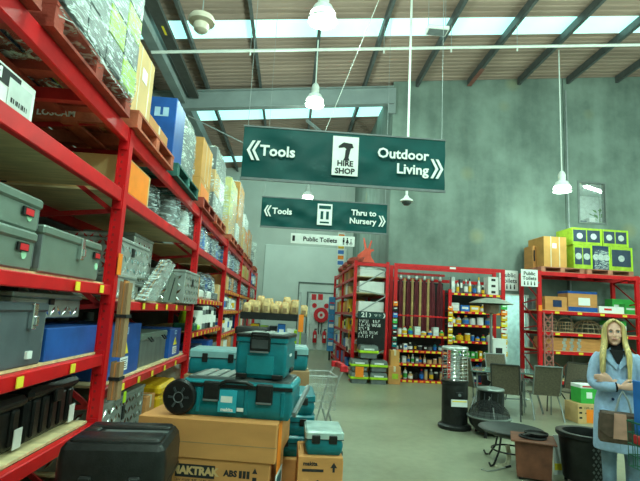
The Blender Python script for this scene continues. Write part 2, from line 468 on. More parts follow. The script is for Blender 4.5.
lo = thing('tube_light', 'fluorescent tube light on office ceiling behind the high window', 'light', (at(598, 190, Y=YC+1.7).x, YC+1.7, at(598, 190, Y=YC+1.7).z), .5)
onebox('tube', M('office_tube', (.8, 1, .9), .4, emit=22), lo, -.8, .8, -.05, .05, -.05, 0)
onebox('housing', WHITE, lo, -.85, .85, -.08, .08, 0, .12)
pl = thing('potted_plant', 'leafy green plant behind the glass of high office window', 'plant', (9.70, YC+.75, 3.4))
MB().lathe([(.14, 0), (.18, .3), (.18, 1.42), (.16, 1.45), (.0, 1.45)], 14).build('planter', GREYP, pl)
for k in range(16):
    a = k*2.4; r = .12+.16*rnd.random(); z = 1.5+.45*rnd.random()
    p = Vector((r*math.cos(a), r*math.sin(a), z))
    mb = MB(); s_ = .10+.05*rnd.random(); n_ = Vector((math.cos(a), math.sin(a), .6)).normalized(); sd = n_.cross(Vector((0, 0, 1))).normalized()
    mb.add([p-n_*s_, p+sd*s_*.45+Vector((0, 0, .02)), p+n_*s_, p-sd*s_*.45+Vector((0, 0, .02)), p-Vector((0, 0, .015))], [(0, 1, 2, 3), (0, 4, 1), (1, 4, 2), (2, 4, 3), (3, 4, 0)])
    mb.build('leaf', M('leaf_green', (.12, .32, .06), .5, var=.2), pl)
MB().cyl((0, 0, 1.44), (0, 0, 1.9), .015, 6).build('stem', MATS['leaf_green'], pl)
for k, (bx_, bw, bh, mm) in enumerate(((8.98, .22, 1.50, 'navy_plastic'), (9.27, .2, 1.60, 'white_paper'))):
    o_ = thing('office_folder', ['dark box file behind the glass of high window', 'white box file behind the glass of high window'][k], 'box file', (bx_, YC+.62, 3.4))
    onebox('body', MATS[mm], o_, -bw/2, bw/2, -.15, .15, 0, bh, .006); onebox('spine_label', WHITEP, o_, -.06, .06, -.153, -.15, bh-.3, bh-.14)

# side and near walls (out of view, they close the hall)
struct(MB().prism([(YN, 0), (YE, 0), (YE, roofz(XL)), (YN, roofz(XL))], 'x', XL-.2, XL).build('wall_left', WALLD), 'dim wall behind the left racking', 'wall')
struct(MB().prism([(YN, 0), (YC, 0), (YC, roofz(XR)), (YN, roofz(XR))], 'x', XR, XR+.2).build('wall_right', WALLP), 'painted wall on the right of the hall', 'wall')
struct(MB().prism([(XL, 0), (XR, 0), (XR, roofz(XR)), (XL, roofz(XL))], 'y', YN-.2, YN).build('wall_near', WALLP), 'painted wall behind the photographer', 'wall')

# roof: corrugated sheets along the slope, skylight strips between, purlins under them
ceil = struct(bpy.data.objects.new('ceiling', None), 'sloping metal roof with skylight strips and dark purlins', 'ceiling'); COL.objects.link(ceil)
SKY = [(-4.4, -3.55), (.55, 1.35), (5.5, 6.25), (10.5, 11.25), (15.35, 16.4), (20.4, 21.2)]
def corr(y0, y1, x0, x1, dz, per=.20, amp=.028):
    n = max(1, round((y1-y0)/per)); st = (y1-y0)/n
    prof = []
    for i in range(n):
        b = y0+i*st
        prof += [(b, 0), (b+st*.55, 0), (b+st*.68, amp), (b+st*.87, amp)]
    prof.append((y1, 0))
    vs = [(x, y, roofz(x)+dz+z) for x in (x0, x1) for y, z in prof]; k = len(prof)
    return MB().add(vs, [(i, i+1, k+i+1, k+i) for i in range(k-1)])
edges = [YN-.2]+[e for s_ in SKY for e in s_]+[YE+.2]
for i in range(0, len(edges), 2):
    corr(edges[i], edges[i+1], XL-.2, XR+.2, .02).build('roof_sheet', ROOFM, ceil, sharp=10)
def sky_mat():
    m = bpy.data.materials.new('skylight_sheet'); m.use_nodes = True
    nt = m.node_tree; b = nt.nodes['Principled BSDF']
    b.inputs['Base Color'].default_value = (.8, .9, .85, 1)
    b.inputs['Emission Color'].default_value = (*SKY_TINT, 1); b.inputs['Emission Strength'].default_value = SKY_POWER
    return m
SKYM = sky_mat()
for (a, b) in SKY:
    s_ = MB(); s_.add([(XL-.2, a, roofz(XL-.2)+.03), (XR+.2, a, roofz(XR+.2)+.03), (XR+.2, b, roofz(XR+.2)+.03), (XL-.2, b, roofz(XL-.2)+.03)], [(0, 1, 2, 3)])
    s_.build('skylight_sheet', SKYM, ceil)
PX = [-6.0, -4.4, -2.81, -1.26, .30, 1.86, 3.48, 5.10, 6.69, 8.28, 9.88, 11.4]
for k, x in enumerate(PX):
    for (a, b) in ((YN, YC-.02), (YC-.02, YE)) if x < XC else ((YN, YC-.02),):
        mb = MB()
        z = roofz(x)
        mb.box(x-.022, x+.022, a+.01, b, z-.20, z+.015).box(x-.022, x+.06, a+.01, b, z-.205, z-.19)
        mb.build('purlin', PURL, ceil)
# one end of a purlin by the wall carries red oxide paint
onebox('painted_purlin_end', PURLR, ceil, 5.06, 5.19, 12.6, YC-.03, roofz(5.1)-.215, roofz(5.1)-.206)
# rafter across the hall in line with the concrete wall, and the column on the corner
def ibeam(name, p0, p1, h, wd, mat, parent):
    mb = MB(); p0, p1 = Vector(p0), Vector(p1); tf = .03
    mb.bar(p0+Vector((0, 0, h-tf/2)), p1+Vector((0, 0, h-tf/2)), wd, tf)
    mb.bar(p0+Vector((0, 0, tf/2)), p1+Vector((0, 0, tf/2)), wd, tf)
    mb.bar(p0+Vector((0, 0, h/2)), p1+Vector((0, 0, h/2)), .03, h-2*tf)
    return mb.build(name, mat, parent)
rb = struct(bpy.data.objects.new('trim_1', None), 'grey steel roof beam crossing to the concrete corner', 'roof beam'); COL.objects.link(rb)
ibeam('rafter', (XL, YC-.06, roofz(XL)-.78), (XC-.02, YC-.06, roofz(XC)-.78), .56, .24, BEAMG, rb)
onebox('corner_plate', BEAMG, rb, XC-.16, XC+.06, YC-.10, YC-.015, 7.7, roofz(XC)-.25)
tb = struct(bpy.data.objects.new('trim_2', None), 'heavy grey roof beam running along the aisle over racking', 'roof beam'); COL.objects.link(tb)
onebox('tie_beam', BEAMG, tb, -3.62, -3.38, YN, YC-.2, roofz(-3.55)-.62, roofz(-3.55)-.24)
onebox('cable_tray', M('dark_tray', (.07, .07, .065), .6), tb, -3.28, -3.02, YN, YC-.2, roofz(-3.1)-.50, roofz(-3.1)-.40)
onebox('yellow_sticker', YELL, tb, -3.17, -3.12, 9.9, 10.25, roofz(-3.1)-.503, roofz(-3.1)-.5)
onebox('tie_beam', BEAMG, tb, -3.62, -3.38, YC+.1, YE, roofz(-3.55)-.55, roofz(-3.55)-.22)
# diagonal bracing in the far roof
br = struct(bpy.data.objects.new('trim_3', None), 'thin grey brace rod under the far roof', 'roof brace'); COL.objects.link(br)
MB().cyl((.2, YC+.5, 7.5), (2.75, 19.5, 7.9), .05, 8).cyl((-3.4, YC+.3, 7.3), (.3, 20.5, 7.7), .02, 6).build('brace_rod', GREY, br)
# white sprinkler pipe across the hall
sp = thing('sprinkler_pipe', 'long white sprinkler pipe crossing below the roof', 'pipe')
MB().cyl((-3.5, 10.45, roofz(-3.5)-.79), (XR-.02, 10.45, roofz(XR)-.79), .035, 10).build('pipe', WHITE, sp)
for x in (-1.26, 1.86, 3.48, 5.1, 8.28):
    MB().cyl((x, 10.45, roofz(x)-.83), (x, 10.45, roofz(x)-.90), .02, 8).build('sprinkler_head', WHITE, sp)
    MB().cyl((x, 10.45, roofz(x)-.79), (x, 10.45, roofz(x)-.05), .006, 6).build('hanger_rod', GREY, sp)

# ------------------------------------------------------------------ high-bay lamps
def lamp_mats():
    m = bpy.data.materials.new('lamp_lens'); m.use_nodes = True
    b = m.node_tree.nodes['Principled BSDF']
    b.inputs['Base Color'].default_value = (.85, .95, .85, 1)
    b.inputs['Emission Color'].default_value = (.86, 1.0, .86, 1); b.inputs['Emission Strength'].default_value = 3.4
    return m
LENS = lamp_mats(); LENSD = M('lamp_shade', (.62, .72, .66), .4, emit=.22)
def lamp(px, py, Y, dia, label, pw=1.0):
    p = at(px, py, Y=Y); r = dia/2
    t = thing('high_bay_lamp', label, 'lamp', (p.x, p.y, p.z-.2), 0, 'high bay lamps under the roof')
    MB().lathe([(.001, -.03), (r*.6, -.02), (r*.97, 0), (r, .02), (r*.90, .13)], 24).build('lens', LENS, t)
    MB().lathe([(r*.91, .125), (r*.90, .14), (r*.66, .25), (r*.45, .285), (.001, .29)], 24).build('shade', LENSD, t)
    MB().lathe([(r*.4, .285), (r*.42, .45), (r*.3, .52), (.03, .56)], 16).build('ballast_housing', WHITE, t)
    MB().lathe([(r*.985, -.012), (r*1.04, 0), (r*1.04, .03), (r*.99, .035)], 24).build('rim', WHITE, t)
    top = roofz(p.x) - (p.z-.2)
    MB().cyl((0, 0, .55), (0, 0, top-(.215 if min(abs(p.x-q) for q in PX) < .1 else .01)), .017, 6).build('rod', WHITE, t)
    ld = bpy.data.lights.new('lamp_light', 'POINT'); ld.energy = LAMP_POWER*pw; ld.color = LAMP_TINT; ld.shadow_soft_size = .22

    lo = bpy.data.objects.new('lamp_light', ld); COL.objects.link(lo); lo.parent = t; lo.location = (0, 0, -.25)
    return t
lamp(323, 10, 7.2, .46, 'glowing high bay lamp at top edge above the green banners')
lamp(315, 97, 11.0, .46, 'glowing high bay lamp just above the nearer green banner')
lamp(308, 194, 18.0, .44, 'far small high bay lamp hanging between the two green banners')
lamp(562, 184, 12.0, .46, 'high bay lamp hanging low before the concrete wall', .35)
# unseen: more of the same row, plus lamps added to even and brighten light
for (x, y, lb) in ((4.2, 5.0, 'high bay lamp over the outdoor furniture, above the picture'), (.2, 2.6, 'high bay lamp straight over the photographer, above the picture'),
                   (7.5, 7.6, 'added fill lamp over the right of the hall, above the picture'), (10.4, 8.0, 'added fill lamp far right of the hall, outside the picture'), (8.8, 4.8, 'added fill lamp over the right hall, above the picture'), (7.4, 2.2, 'high bay lamp right of the photographer'), (3.6, -1.5, 'high bay lamp behind the photographer'), (.2, -2.4, 'added fill lamp over the aisle behind the photographer')):
    t = lamp(323, 10, 7.2, .46, lb, 1.65 if y < 3 and x < 5 else 1.0)
    t.location = (x, y, 6.2)
    for c in t.children:
        if c.name.startswith('rod'): c.scale.z = (roofz(x)-6.2-.01-.55)/((roofz(.26)-6.29)-.215-.55); c.location.z = .55*(1-c.scale.z)
# dome camera on a long white pole
p = at(406.5, 203, Y=9.0)
t = thing('dome_camera', 'white security dome camera at the foot of a long pole', 'camera', (p.x, p.y, p.z-.05))
MB().lathe([(.001, 0), (.05, .005), (.085, .04), (.09, .075)], 20).build('dome', M('smoked_dome', (.05, .06, .06), .1), t)
MB().lathe([(.10, .07), (.13, .08), (.12, .11), (.06, .15), (.03, .2)], 20).build('housing', WHITE, t)
MB().cyl((0, 0, .19), (0, 0, roofz(p.x)-p.z+.03), .024, 10).build('pole', WHITE, t)
# globe sounder on the roof beam
p = at(202, 18, Y=6.0)
t = thing('ceiling_speaker', 'round cream speaker globe hanging under the roof above racks', 'speaker', (p.x, p.y, p.z-.12))
MB().lathe([(.001, -.10), (.05, -.092), (.09, -.06), (.105, -.01), (.10, .03)], 20).build('globe', M('cream_plastic', (.60, .52, .42), .4), t)
MB().lathe([(.10, .03), (.17, .05), (.18, .08), (.16, .13), (.05, .15)], 24).build('baffle', MATS['cream_plastic'], t)
MB().cyl((0, 0, .15), (0, 0, roofz(p.x)-p.z+.1), .008, 6).build('wire', GREY, t)
# flat heater / access point hanging from the purlins on the right
p = at(437, 30, Y=9.0)
t = thing('hanging_unit', 'small flat white unit hanging from two wires under the roof', 'sensor', (p.x, p.y, p.z-.05))
MB().box(-.22, .22, -.14, .14, 0, .08, .012).build('case', WHITE, t)
MB().box(-.19, .19, -.11, .11, -.008, 0).build('grille', GREYP, t)
for x in (-.18, .18):
    MB().cyl((x, 0, .08), (x, 0, roofz(p.x+x)-p.z+.03), .005, 6).build('wire', GREY, t)
# conduit on the concrete wall by the joint
onebox('conduit', GREY, None, JX+.05, JX+.09, YC-.045, YC-.005, 0, 8.9)
tag(bpy.data.objects['conduit'], 'grey conduit pipe running down the concrete panel joint', 'pipe')

# ------------------------------------------------------------------ banners and toilet board
def cloth_banner(w_, h_, seed, n=48, m=10, amp=.034):
    r = random.Random(seed); ph = [r.random()*6 for _ in range(4)]
    vs = []; fs = []
    for j in range(m+1):
        for i in range(n+1):
            u, v = i/n, j/m
            d = math.sin(u*23+v*6+ph[0])*.40+math.sin(u*37-v*9+ph[1])*.30+math.sin(u*11+v*12+ph[2])*.30
            d *= amp*math.sin(PI*min(max(v, 0), 1))**.6*(1 if 0 < v < 1 else 0)
            vs.append((-w_/2+u*w_, d, v*h_))
    k = n+1
    fs = [(j*k+i, j*k+i+1, (j+1)*k+i+1, (j+1)*k+i) for j in range(m) for i in range(n)]
    return MB().add(vs, fs)
def banner(x0, x1, z0, z1, Y, label, right, icon, seed):
    cx, w_, h_ = (x0+x1)/2, x1-x0, z1-z0
    t = thing('hanging_banner', label, 'sign', (cx, Y, z0))
    cloth_banner(w_, h_, seed).build('banner_cloth', GREENSIGN, t, sharp=80)
    MB().box(-w_/2-.01, w_/2+.01, -.014, .014, -.035, 0).build('bottom_rail', GREYP, t)
    MB().box(-w_/2-.01, w_/2+.01, -.012, .012, h_, h_+.022).build('top_rail', GREYP, t)
    f = -.045; a = h_*.235
    def chev(x, s, z):
        mb = MB()
        for dx in (0, a*.42):
            X = x+dx*s
            mb.prism([(X, z), (X+s*a*.42, z+a*.82), (X+s*a*.66, z+a*.82), (X+s*a*.24, z), (X+s*a*.66, z-a*.82), (X+s*a*.42, z-a*.82)], 'y', f-.001, f+.001)
        return mb
    chev(-w_/2+.06, 1, h_*.52).build('arrow_mark', WHITEP, t)
    chev(w_/2-.035, -1, h_*.40).build('arrow_mark', WHITEP, t)
    text('lettering', 'Tools', h_*.29, WHITEP, t, (-w_/2+.24 if seed == 1 else -w_/2+.24, f, h_*.52), align='LEFT', bold=.006)
    ls = right.split('|')
    text('lettering', ls[0], h_*.275, WHITEP, t, (w_/2-.245, f, h_*.64), align='RIGHT', bold=.005)
    text('lettering', ls[1], h_*.275, WHITEP, t, (w_/2-.245, f, h_*.35), align='RIGHT', bold=.005)
    # the pale emblem card in the middle
    onebox('emblem_card', WHITEP, t, -.18, .18, f-.003, f+.001, h_*.14, h_*.92) if seed == 1 else onebox('emblem_card', WHITEP, t, -.16, .16, f-.003, f+.001, h_*.14, h_*.88)
    g = f-.006; mb = MB()
    if icon == 'hire':
        mb.prism([(-.10, h_*.72), (-.03, h_*.80), (.09, h_*.78), (.11, h_*.70), (.02, h_*.66), (-.02, h_*.70), (-.10, h_*.68)], 'y', g, g+.002)
        mb.prism([(.0, h_*.66), (.07, h_*.68), (.045, h_*.50), (.06, h_*.44), (-.03, h_*.44), (-.01, h_*.50)], 'y', g, g+.002)
        text('lettering', 'HIRE\nSHOP', h_*.15, INK, t, (0, g, h_*.30), bold=.004)
    else:
        mb.box(-.13, .13, g, g+.002, h_*.70, h_*.82).box(-.09, -.03, g, g+.002, h_*.34, h_*.62).box(.03, .09, g, g+.002, h_*.34, h_*.62).box(-.10, .10, g, g+.002, h_*.2, h_*.26)
    mb.build('emblem', GREENSIGN if icon != 'hire' else INK, t)
    for x in (-w_/2+.05, w_/2-.05):
        MB().cyl((x, 0, h_), (x, 0, roofz(cx+x)-z0), .0035, 6).build('hanging_wire', GREY, t)
    return t
b1 = banner(-.77, 2.06, 3.40, 4.12, 6.4, 'nearer green hanging banner reading Tools and Outdoor Living', 'Outdoor|Living', 'hire', 1)
b2 = banner(-.73, 2.01, 3.41, 4.04, 10.2, 'farther green hanging banner reading Tools and Thru to Nursery', 'Thru to|Nursery', 'lift', 2)
MB().cyl((-.3, 0, .72), (1.0, -.2, 4.6), .004, 6).build('hanging_wire', WHITE, b1)
t = thing('toilet_board', 'white Public Toilets board hung below the farther green banner', 'sign', (.63, 10.2, 3.07))
onebox('board', WHITEP, t, -.69, .69, -.01, .01, 0, .22, .003)
text('lettering', 'Public Toilets', .135, INK, t, (-.06, -.012, .105), bold=.004)
def person_mark(x, female=False):
    mb = MB(); mb.cyl((x, -.013, .17), (x, -.011, .17), .017, 10)
    if female: mb.prism([(x-.012, .15), (x+.012, .15), (x+.035, .07), (x-.035, .07)], 'y', -.013, -.011)
    else: mb.box(x-.02, x+.02, -.013, -.011, .085, .15)
    mb.box(x-.014, x-.003, -.013, -.011, .03, .085).box(x+.003, x+.014, -.013, -.011, .03, .085)
    return mb
person_mark(.45).build('pictogram', INK, t); person_mark(.53, True).build('pictogram', INK, t)
mb = MB(); mb.tube([(.61+.025*math.cos(a), -.012, .06+.025*math.sin(a)) for a in [i*PI/6 for i in range(12)]], .005, 5, True).cyl((.61, -.013, .15), (.61, -.011, .15), .014, 8).box(.603, .617, -.013, -.011, .06, .13)
mb.build('pictogram', INK, t)
mb = MB(); mb.box(-.655, -.60, -.013, -.011, .05, .17).build('pictogram', INK, t)
for x in (-.6, .6): MB().cyl((x, 0, .22), (x, 0, .302), .003, 5).build('hanging_wire', GREY, t)

# ================================================================== left racking
RX, RB = -1.31, -2.36                 # aisle face and back of the racking
Y0, BAY = .67, 3.03
LV = [[(.69, .08), (1.165, .08), (1.67, .075), (2.38, .10), (2.85, .12)],
      [(.28, .08), (.91, .075), (1.56, .075), (2.38, .10), (2.85, .12)],
      [(.45, .08), (1.19, .075), (1.66, .075), (2.36, .10), (2.85, .12)],
      [(.45, .08), (1.02, .075), (1.50, .075), (1.92, .075), (2.36, .10), (2.85, .12)],
      [(.45, .08), (1.02, .075), (1.50, .075), (1.92, .075), (2.36, .10), (2.85, .12)],
      [(.45, .08), (1.02, .075), (1.50, .075), (1.92, .075), (2.36, .10), (2.85, .12)]]
rack = thing('pallet_racking', 'long red steel pallet racking along the left of the aisle', 'racking', (RX, Y0, 0))
rack.location = (0, 0, 0)
def post_mesh(h=3.03):
    mb = MB(); a, t = .038, .012
    mb.box(-.07, 0, -a, -a+t, 0, h).box(-.07, 0, a-t, a, 0, h).box(-t, 0, -a+t, a-t, 0, h)
    mb.box(-.08, -.066, -a-.010, -a+t, 0, h).box(-.08, -.066, a-t, a+.010, 0, h)
    mb.box(-.13, .03, -.075, .075, 0, .012)
    return mb.mesh('upright', RED)
PM = post_mesh()
slot = MB()
for i in range(50): slot.box(-.054, -.040, -.040, -.0375, .12+i*.057, .137+i*.057)
SLOTM = slot.mesh('slot_holes', M('slot_dark', (.30, .012, .012), .6))
def brace_mesh():
    mb = MB()
    for i in range(4):
        z = .15+i*.72
        mb.bar((RX-.09, 0, z), (RB+.09, 0, z+.62), .02, .035); mb.bar((RB+.09, 0, z+.62), (RX-.09, 0, z+.72), .02, .035)
    return mb.mesh('brace', REDD)
BRM = brace_mesh()
for k in range(7):
    y = Y0+BAY*k
    u = put('upright', PM, rack, (RX, y, 0)); put('upright', PM, rack, (RB, y, 0), (0, 0, PI))
    if k < 3:
        s_ = put('slot_holes', SLOTM, u); s_['kind'] = 'stuff'
    put('brace', BRM, rack, (0, y, 0))
bmesh_cache = {}
def beam_mesh(h):
    if h not in bmesh_cache:
        mb = MB(); L = BAY-.09
        mb.box(-.05, 0, 0, L, 0, h, .006)
        for y in (0, L-.012): mb.box(-.052, .004, y, y+.012, -.06, h+.03)
        bmesh_cache[h] = mb.mesh('beam', RED)
    return bmesh_cache[h]
BD = MB().box(0, .93, 0, (BAY-.12)/2-.004, 0, .016).mesh('shelf_board', PLY)
def tickets(y, zc, h, n, pos=None, mat=YELL, x=RX):
    for i in (pos or [(i+.5)/n for i in range(n)]):
        onebox('price_ticket', mat, rack, x-.001, x+.004, y+i*(BAY-.2)-.03, y+i*(BAY-.2)+.03, zc-h*.36, zc+h*.36)
for k in range(6):
    y = Y0+BAY*k+.045
    for j, (z, h) in enumerate(LV[k]):
        bm_ = beam_mesh(h)
        put('beam', bm_, rack, (RX-.012, y, z)); put('beam', bm_, rack, (RB+.06, y, z))
        if j < len(LV[k])-1:
            for q in range(2): put('shelf_board', BD, rack, (RB+.055, y+.015+q*(BAY-.12)/2, z+h))
        else:
            for q in range(3): onebox('cross_bar', REDD, rack, RB+.06, RX-.07, y+.5+q*.9, y+.56+q*.9, z+.04, z+h-.005)
tickets(Y0+.07, 1.708, .075, 0, [(p.y-Y0-.07)/(BAY-.2) for p in (at(78, 283, X=RX), at(102, 286, X=RX))])
tickets(Y0+.07, 1.205, .075, 0, [(p.y-Y0-.07)/(BAY-.2) for p in (at(73, 366, X=RX), at(20, 379, X=RX))])
tickets(Y0+BAY, 1.60, .075, 0, [.12, .27, .42, .56, .72, .88]); tickets(Y0+BAY, .947, .075, 0, [.15, .3, .45, .62, .8])
for k in (2, 3, 4, 5):
    for (z, h) in LV[k][:-2]: tickets(Y0+BAY*k, z+h/2, h, 9)
# added dark panel standing in for the shade behind the shelves
struct(onebox('wall_shade_panel', M('shade_panel_dark', (.05, .045, .04), .8), None, -2.62, -2.56, -1.5, Y0+BAY*6, 0, 2.84), 'added dark panel giving the shade behind the left racking', 'wall')
# orange ticket and strapped bundles of flat cartons on the second upright
def hang_ticket(parent, y, z, w_=.09, h_=.17, x=RX+.012, mat=ORANGE):
    return onebox('hang_ticket', mat, parent, x, x+.004, y-w_/2, y+w_/2, z-h_/2, z+h_/2)
p = at(122, 268, X=RX); hang_ticket(rack, 3.70, p.z+.02, .085, .16)
def flat_bundle(px0, py0, px1, py1, label, n=5):
    a, b = at(px0, py0, X=RX+.02), at(px1, py1, X=RX+.02)
    h = a.z-b.z; t = thing('flat_carton_bundle', label, 'cardboard', (RX+.02, 3.80, b.z))
    for i in range(n):
        d = rnd.uniform(-.02, .02)
        onebox('flat_carton', (CARDD, CARDD, CARD)[i % 3], t, -.008+i*.014, .004+i*.014, -.045+d*.3, .05+d*.4, 0, h+d*.6)
    MB().box(-.012, n*.014+.0, -.055, .062, h*.52, h*.52+.025).build('strap', MATTE, t)
    return t
flat_bundle(122, 282, 121, 355, 'bundle of flattened cartons strapped to second upright, upper one')
flat_bundle(118, 361, 112, 398, 'bundle of flattened cartons strapped to second upright, lower one')
p = at(124, 397, X=RX+.0); tickets(Y0+BAY, p.z, .12, 0, [(p.y-Y0-BAY)/(BAY-.2)], LIME, RX+.003)
p = at(59, 468, X=RX); tickets(Y0+.07, p.z+.02, .1, 0, [(p.y-Y0-.07)/(BAY-.2)], LIME, RX+.003)

# ------------------------------------------------------------------ builders for stock
def scribble(name, parent, x0, x1, y, zc, h, seed, mat):
    """a line of writing too small to read: strokes of letters in word groups"""
    r = random.Random(seed); mb = MB(); x = x0; th = h*.16; left = r.randint(3, 7)
    while x < x1-h*.4:
        w_ = h*r.uniform(.35, .6)
        for _ in range(r.randint(2, 3)):
            a = (x+r.uniform(0, w_), y, zc+r.choice((-.5, .5, 0))*h); b = (x+r.uniform(0, w_), y, zc+r.choice((-.5, .5))*h)
            if (Vector(a)-Vector(b)).length > h*.2: mb.bar(a, b, .001, th, (0, 0, 1) if abs(a[0]-b[0]) > abs(a[2]-b[2]) else (1, 0, 0))
        x += w_+h*.16; left -= 1
        if left == 0: x += h*.45; left = r.randint(3, 7)
    o = mb.build(name, mat, parent); o['kind'] = 'stuff'
    return o
def pallet(x1, y0, y1, z, mat, label, dep=1.05, word=None):
    """timber pallet whose aisle edge is at x1"""
    t = thing('pallet', label, 'pallet', (x1-dep/2, (y0+y1)/2, z)); L = y1-y0; D = dep/2
    for i in range(7):
        x = -D+(2*D-.1)*i/6
        onebox('deck_board', mat, t, x, x+.1, -L/2, L/2, .122, .142)
    for y in (-L/2+.002, -.05, L/2-.102): onebox('bearer', mat, t, -D+.004, D-.004, y, y+.10, .02, .122)
    for x in (-D, -.06, D-.12): onebox('base_board', mat, t, x, x+.12, -L/2, L/2, 0, .02)
    if word: text('lettering', word, .075, WHITEP, t, (-.1, -L/2+.001, .072), bold=.002)
    return t
def carton(x0, x1, y0, y1, z0, z1, label, mat=CARD, tape=True, sticker=None, name='carton', cat='carton', face='x', bev=.004, rz=0):
    """cardboard box: body, flaps seam, tape and a sticker"""
    t = thing(name, label, cat, ((x0+x1)/2, (y0+y1)/2, z0), rz)
    a, b, h = (x1-x0)/2, (y1-y0)/2, z1-z0
    onebox('body', mat, t, -a, a, -b, b, 0, h, bev)
    if tape:
        tw = min(.05, b*.5); tx = min(.05, a*.5)
        if face == 'x':
            MB().box(-a, a, -tw/2, tw/2, h, h+.0015).box(a, a+.0015, -tw/2, tw/2, h-min(.12, h*.4), h).build('tape', TAPE, t)
        else:
            MB().box(-tx/2, tx/2, -b, b, h, h+.0015).box(-tx/2, tx/2, -b-.0015, -b, h-min(.12, h*.4), h).build('tape', TAPE, t)
    if sticker:
        sm, u, v, w_, hh = sticker
        if face == 'x': onebox('sticker', sm, t, a+.0005, a+.003, -b+u*2*b, -b+(u+w_)*2*b, v*h, (v+hh)*h)
        else: onebox('sticker', sm, t, -a+u*2*a, -a+(u+w_)*2*a, -b-.003, -b-.0005, v*h, (v+hh)*h)
    return t
def blob_shell(x0, x1, y0, y1, z0, z1, seed, n=28, m=12, amp=.03, taper=.06):
    """rumpled film drawn round a load"""
    r = random.Random(seed); ph = [r.random()*6 for _ in range(5)]; rings = []
    cx, cy, a, b = (x0+x1)/2, (y0+y1)/2, (x1-x0)/2, (y1-y0)/2
    for j in range(m+1):
        v = j/m; ring = []
        sh = 1-taper*max(0, v-.75)*4
        for i in range(n):
            t = 2*PI*i/n; c, s = math.cos(t), math.sin(t)
            e = .22
            X = math.copysign(abs(c)**e, c); Y = math.copysign(abs(s)**e, s)
            d = 1+amp*(math.sin(t*5+v*9+ph[0])*.5+math.sin(t*9-v*14+ph[1])*.4+math.sin(v*22+ph[2]+t*2)*.4)
            ring.append((cx+a*X*d*sh, cy+b*Y*d*sh, z0+(z1-z0)*v+amp*.3*math.sin(t*3+ph[3])*(0 < j < m)))
        rings.append(ring)
    return MB().loft(rings)
def wrapped_load(x1, y0, y1, z0, z1, label, mats, film=FILM, dep=.98, rows=3, cols=2, seed=1, name='wrapped_load', drop=0.0):
    t = thing(name, label, 'pallet load', (x1-dep/2, (y0+y1)/2, z0)); D = dep/2; L = (y1-y0)/2; H = z1-z0; r = random.Random(seed)
    for i in range(cols):
        for j in range(rows):
            for q in range(2):
                a = -L+2*L*i/cols; c = H*j/rows
                onebox('carton', mats[r.randrange(len(mats))], t, -D+q*D+.004, q*D-.004, a+.004, a+2*L/cols-.004, c+.002, c+H/rows-.002, .006)
    blob_shell(-D-.02, D+.025, -L-.02, L+.02, -drop, H+.03, seed).build('stretch_film', film, t, sharp=60)
    return t
def toolbox(y1, L, z0, H, label, mat=ALUS, xf=-1.35, D=.42, latch=(.5,), badge=REDB, lidh=.055, name='tool_box', badge_at=.82):
    """steel trunk with an overhanging lid; its front faces the aisle"""
    t = thing(name, label, 'tool box', (xf-D/2, y1-L/2, z0)); a, b = D/2, L/2
    onebox('body', mat, t, -a, a-.012, -b+.012, b-.012, 0, H-lidh+.006, .008)
    onebox('lid', mat, t, -a, a, -b, b, H-lidh, H, .012)
    for u in latch:
        y = -b+u*L; l = MB()
        l.box(a-.012, a+.016, y-.022, y+.022, H-lidh-.09, H-.005, .004).box(a+.0, a+.03, y-.014, y+.014, H-lidh-.07, H-lidh-.02, .004)
        l.build('latch', CHROME, t)
    if badge:
        y = -b+badge_at*L
        s_ = onebox('badge', BLACK, t, a-.006, a+.003, y-.05, y+.05, H-lidh-.055, H-lidh-.012)
        onebox('red_flash', badge, s_, a+.002, a+.004, y-.03, y+.045, H-lidh-.05, H-lidh-.018)
        MB().cyl((a-.014, y+.03, H*.38), (a-.008, y+.03, H*.38), .024, 16).build('sticker', M('pale_green_sticker', (.45, .80, .55), .5), t)
    for y in (-b+.012, b-.012):
        st = MB().box(-a+.02, a-.013, y-.003, y+.003, .02, H-lidh).build('end_strip', GREYP, t)
    return t
def lugs(mb, org, u, v, nu, nv, pitch, up_, h=.010, l=.55, w_=.17):
    """raised tread-plate lugs on a face"""
    org, u, v, up_ = Vector(org), Vector(u), Vector(v), Vector(up_)
    for i in range(nu):
        for j in range(nv):
            c = org+u*pitch*(i+.5)+v*pitch*(j+.5)
            s = 1 if (i+j) % 2 else -1
            d = (u+v*s).normalized()*pitch*l; e = (u*-s+v).normalized()*pitch*w_
            mb.add([c-d, c+e, c+d, c-e, c+up_*h], [(0, 1, 4), (1, 2, 4), (2, 3, 4), (3, 0, 4)])
def tread_box(x0, x1, y0, y1, z0, z1, label, pitch=.05, lid=True, mat=ALU):
    t = thing('tread_plate_box', label, 'tool box', ((x0+x1)/2, (y0+y1)/2, z0)); a, b, h = (x1-x0)/2, (y1-y0)/2, z1-z0
    onebox('body', mat, t, -a, a, -b, b, 0, h-.03, .006)
    onebox('lid', mat, t, -a-.008, a+.008, -b-.008, b+.008, h-.03, h, .006)
    mb = MB(); n = int(2*b/pitch); m = int((h-.03)/pitch)
    lugs(mb, (a, -b+(2*b-n*pitch)/2, .005), (0, 1, 0), (0, 0, 1), n, m, pitch, (1, 0, 0))
    n2 = int(2*a/pitch); lugs(mb, (-a+(2*a-n2*pitch)/2, -b, .005), (1, 0, 0), (0, 0, 1), n2, m, pitch, (0, -1, 0))
    o = mb.build('tread_lugs', CHROME if mat is ALU else mat, t); o['kind'] = 'stuff'
    onebox('lock', BLACKM, t, a, a+.012, -.03, .03, h*.55, h*.8, .003)
    return t
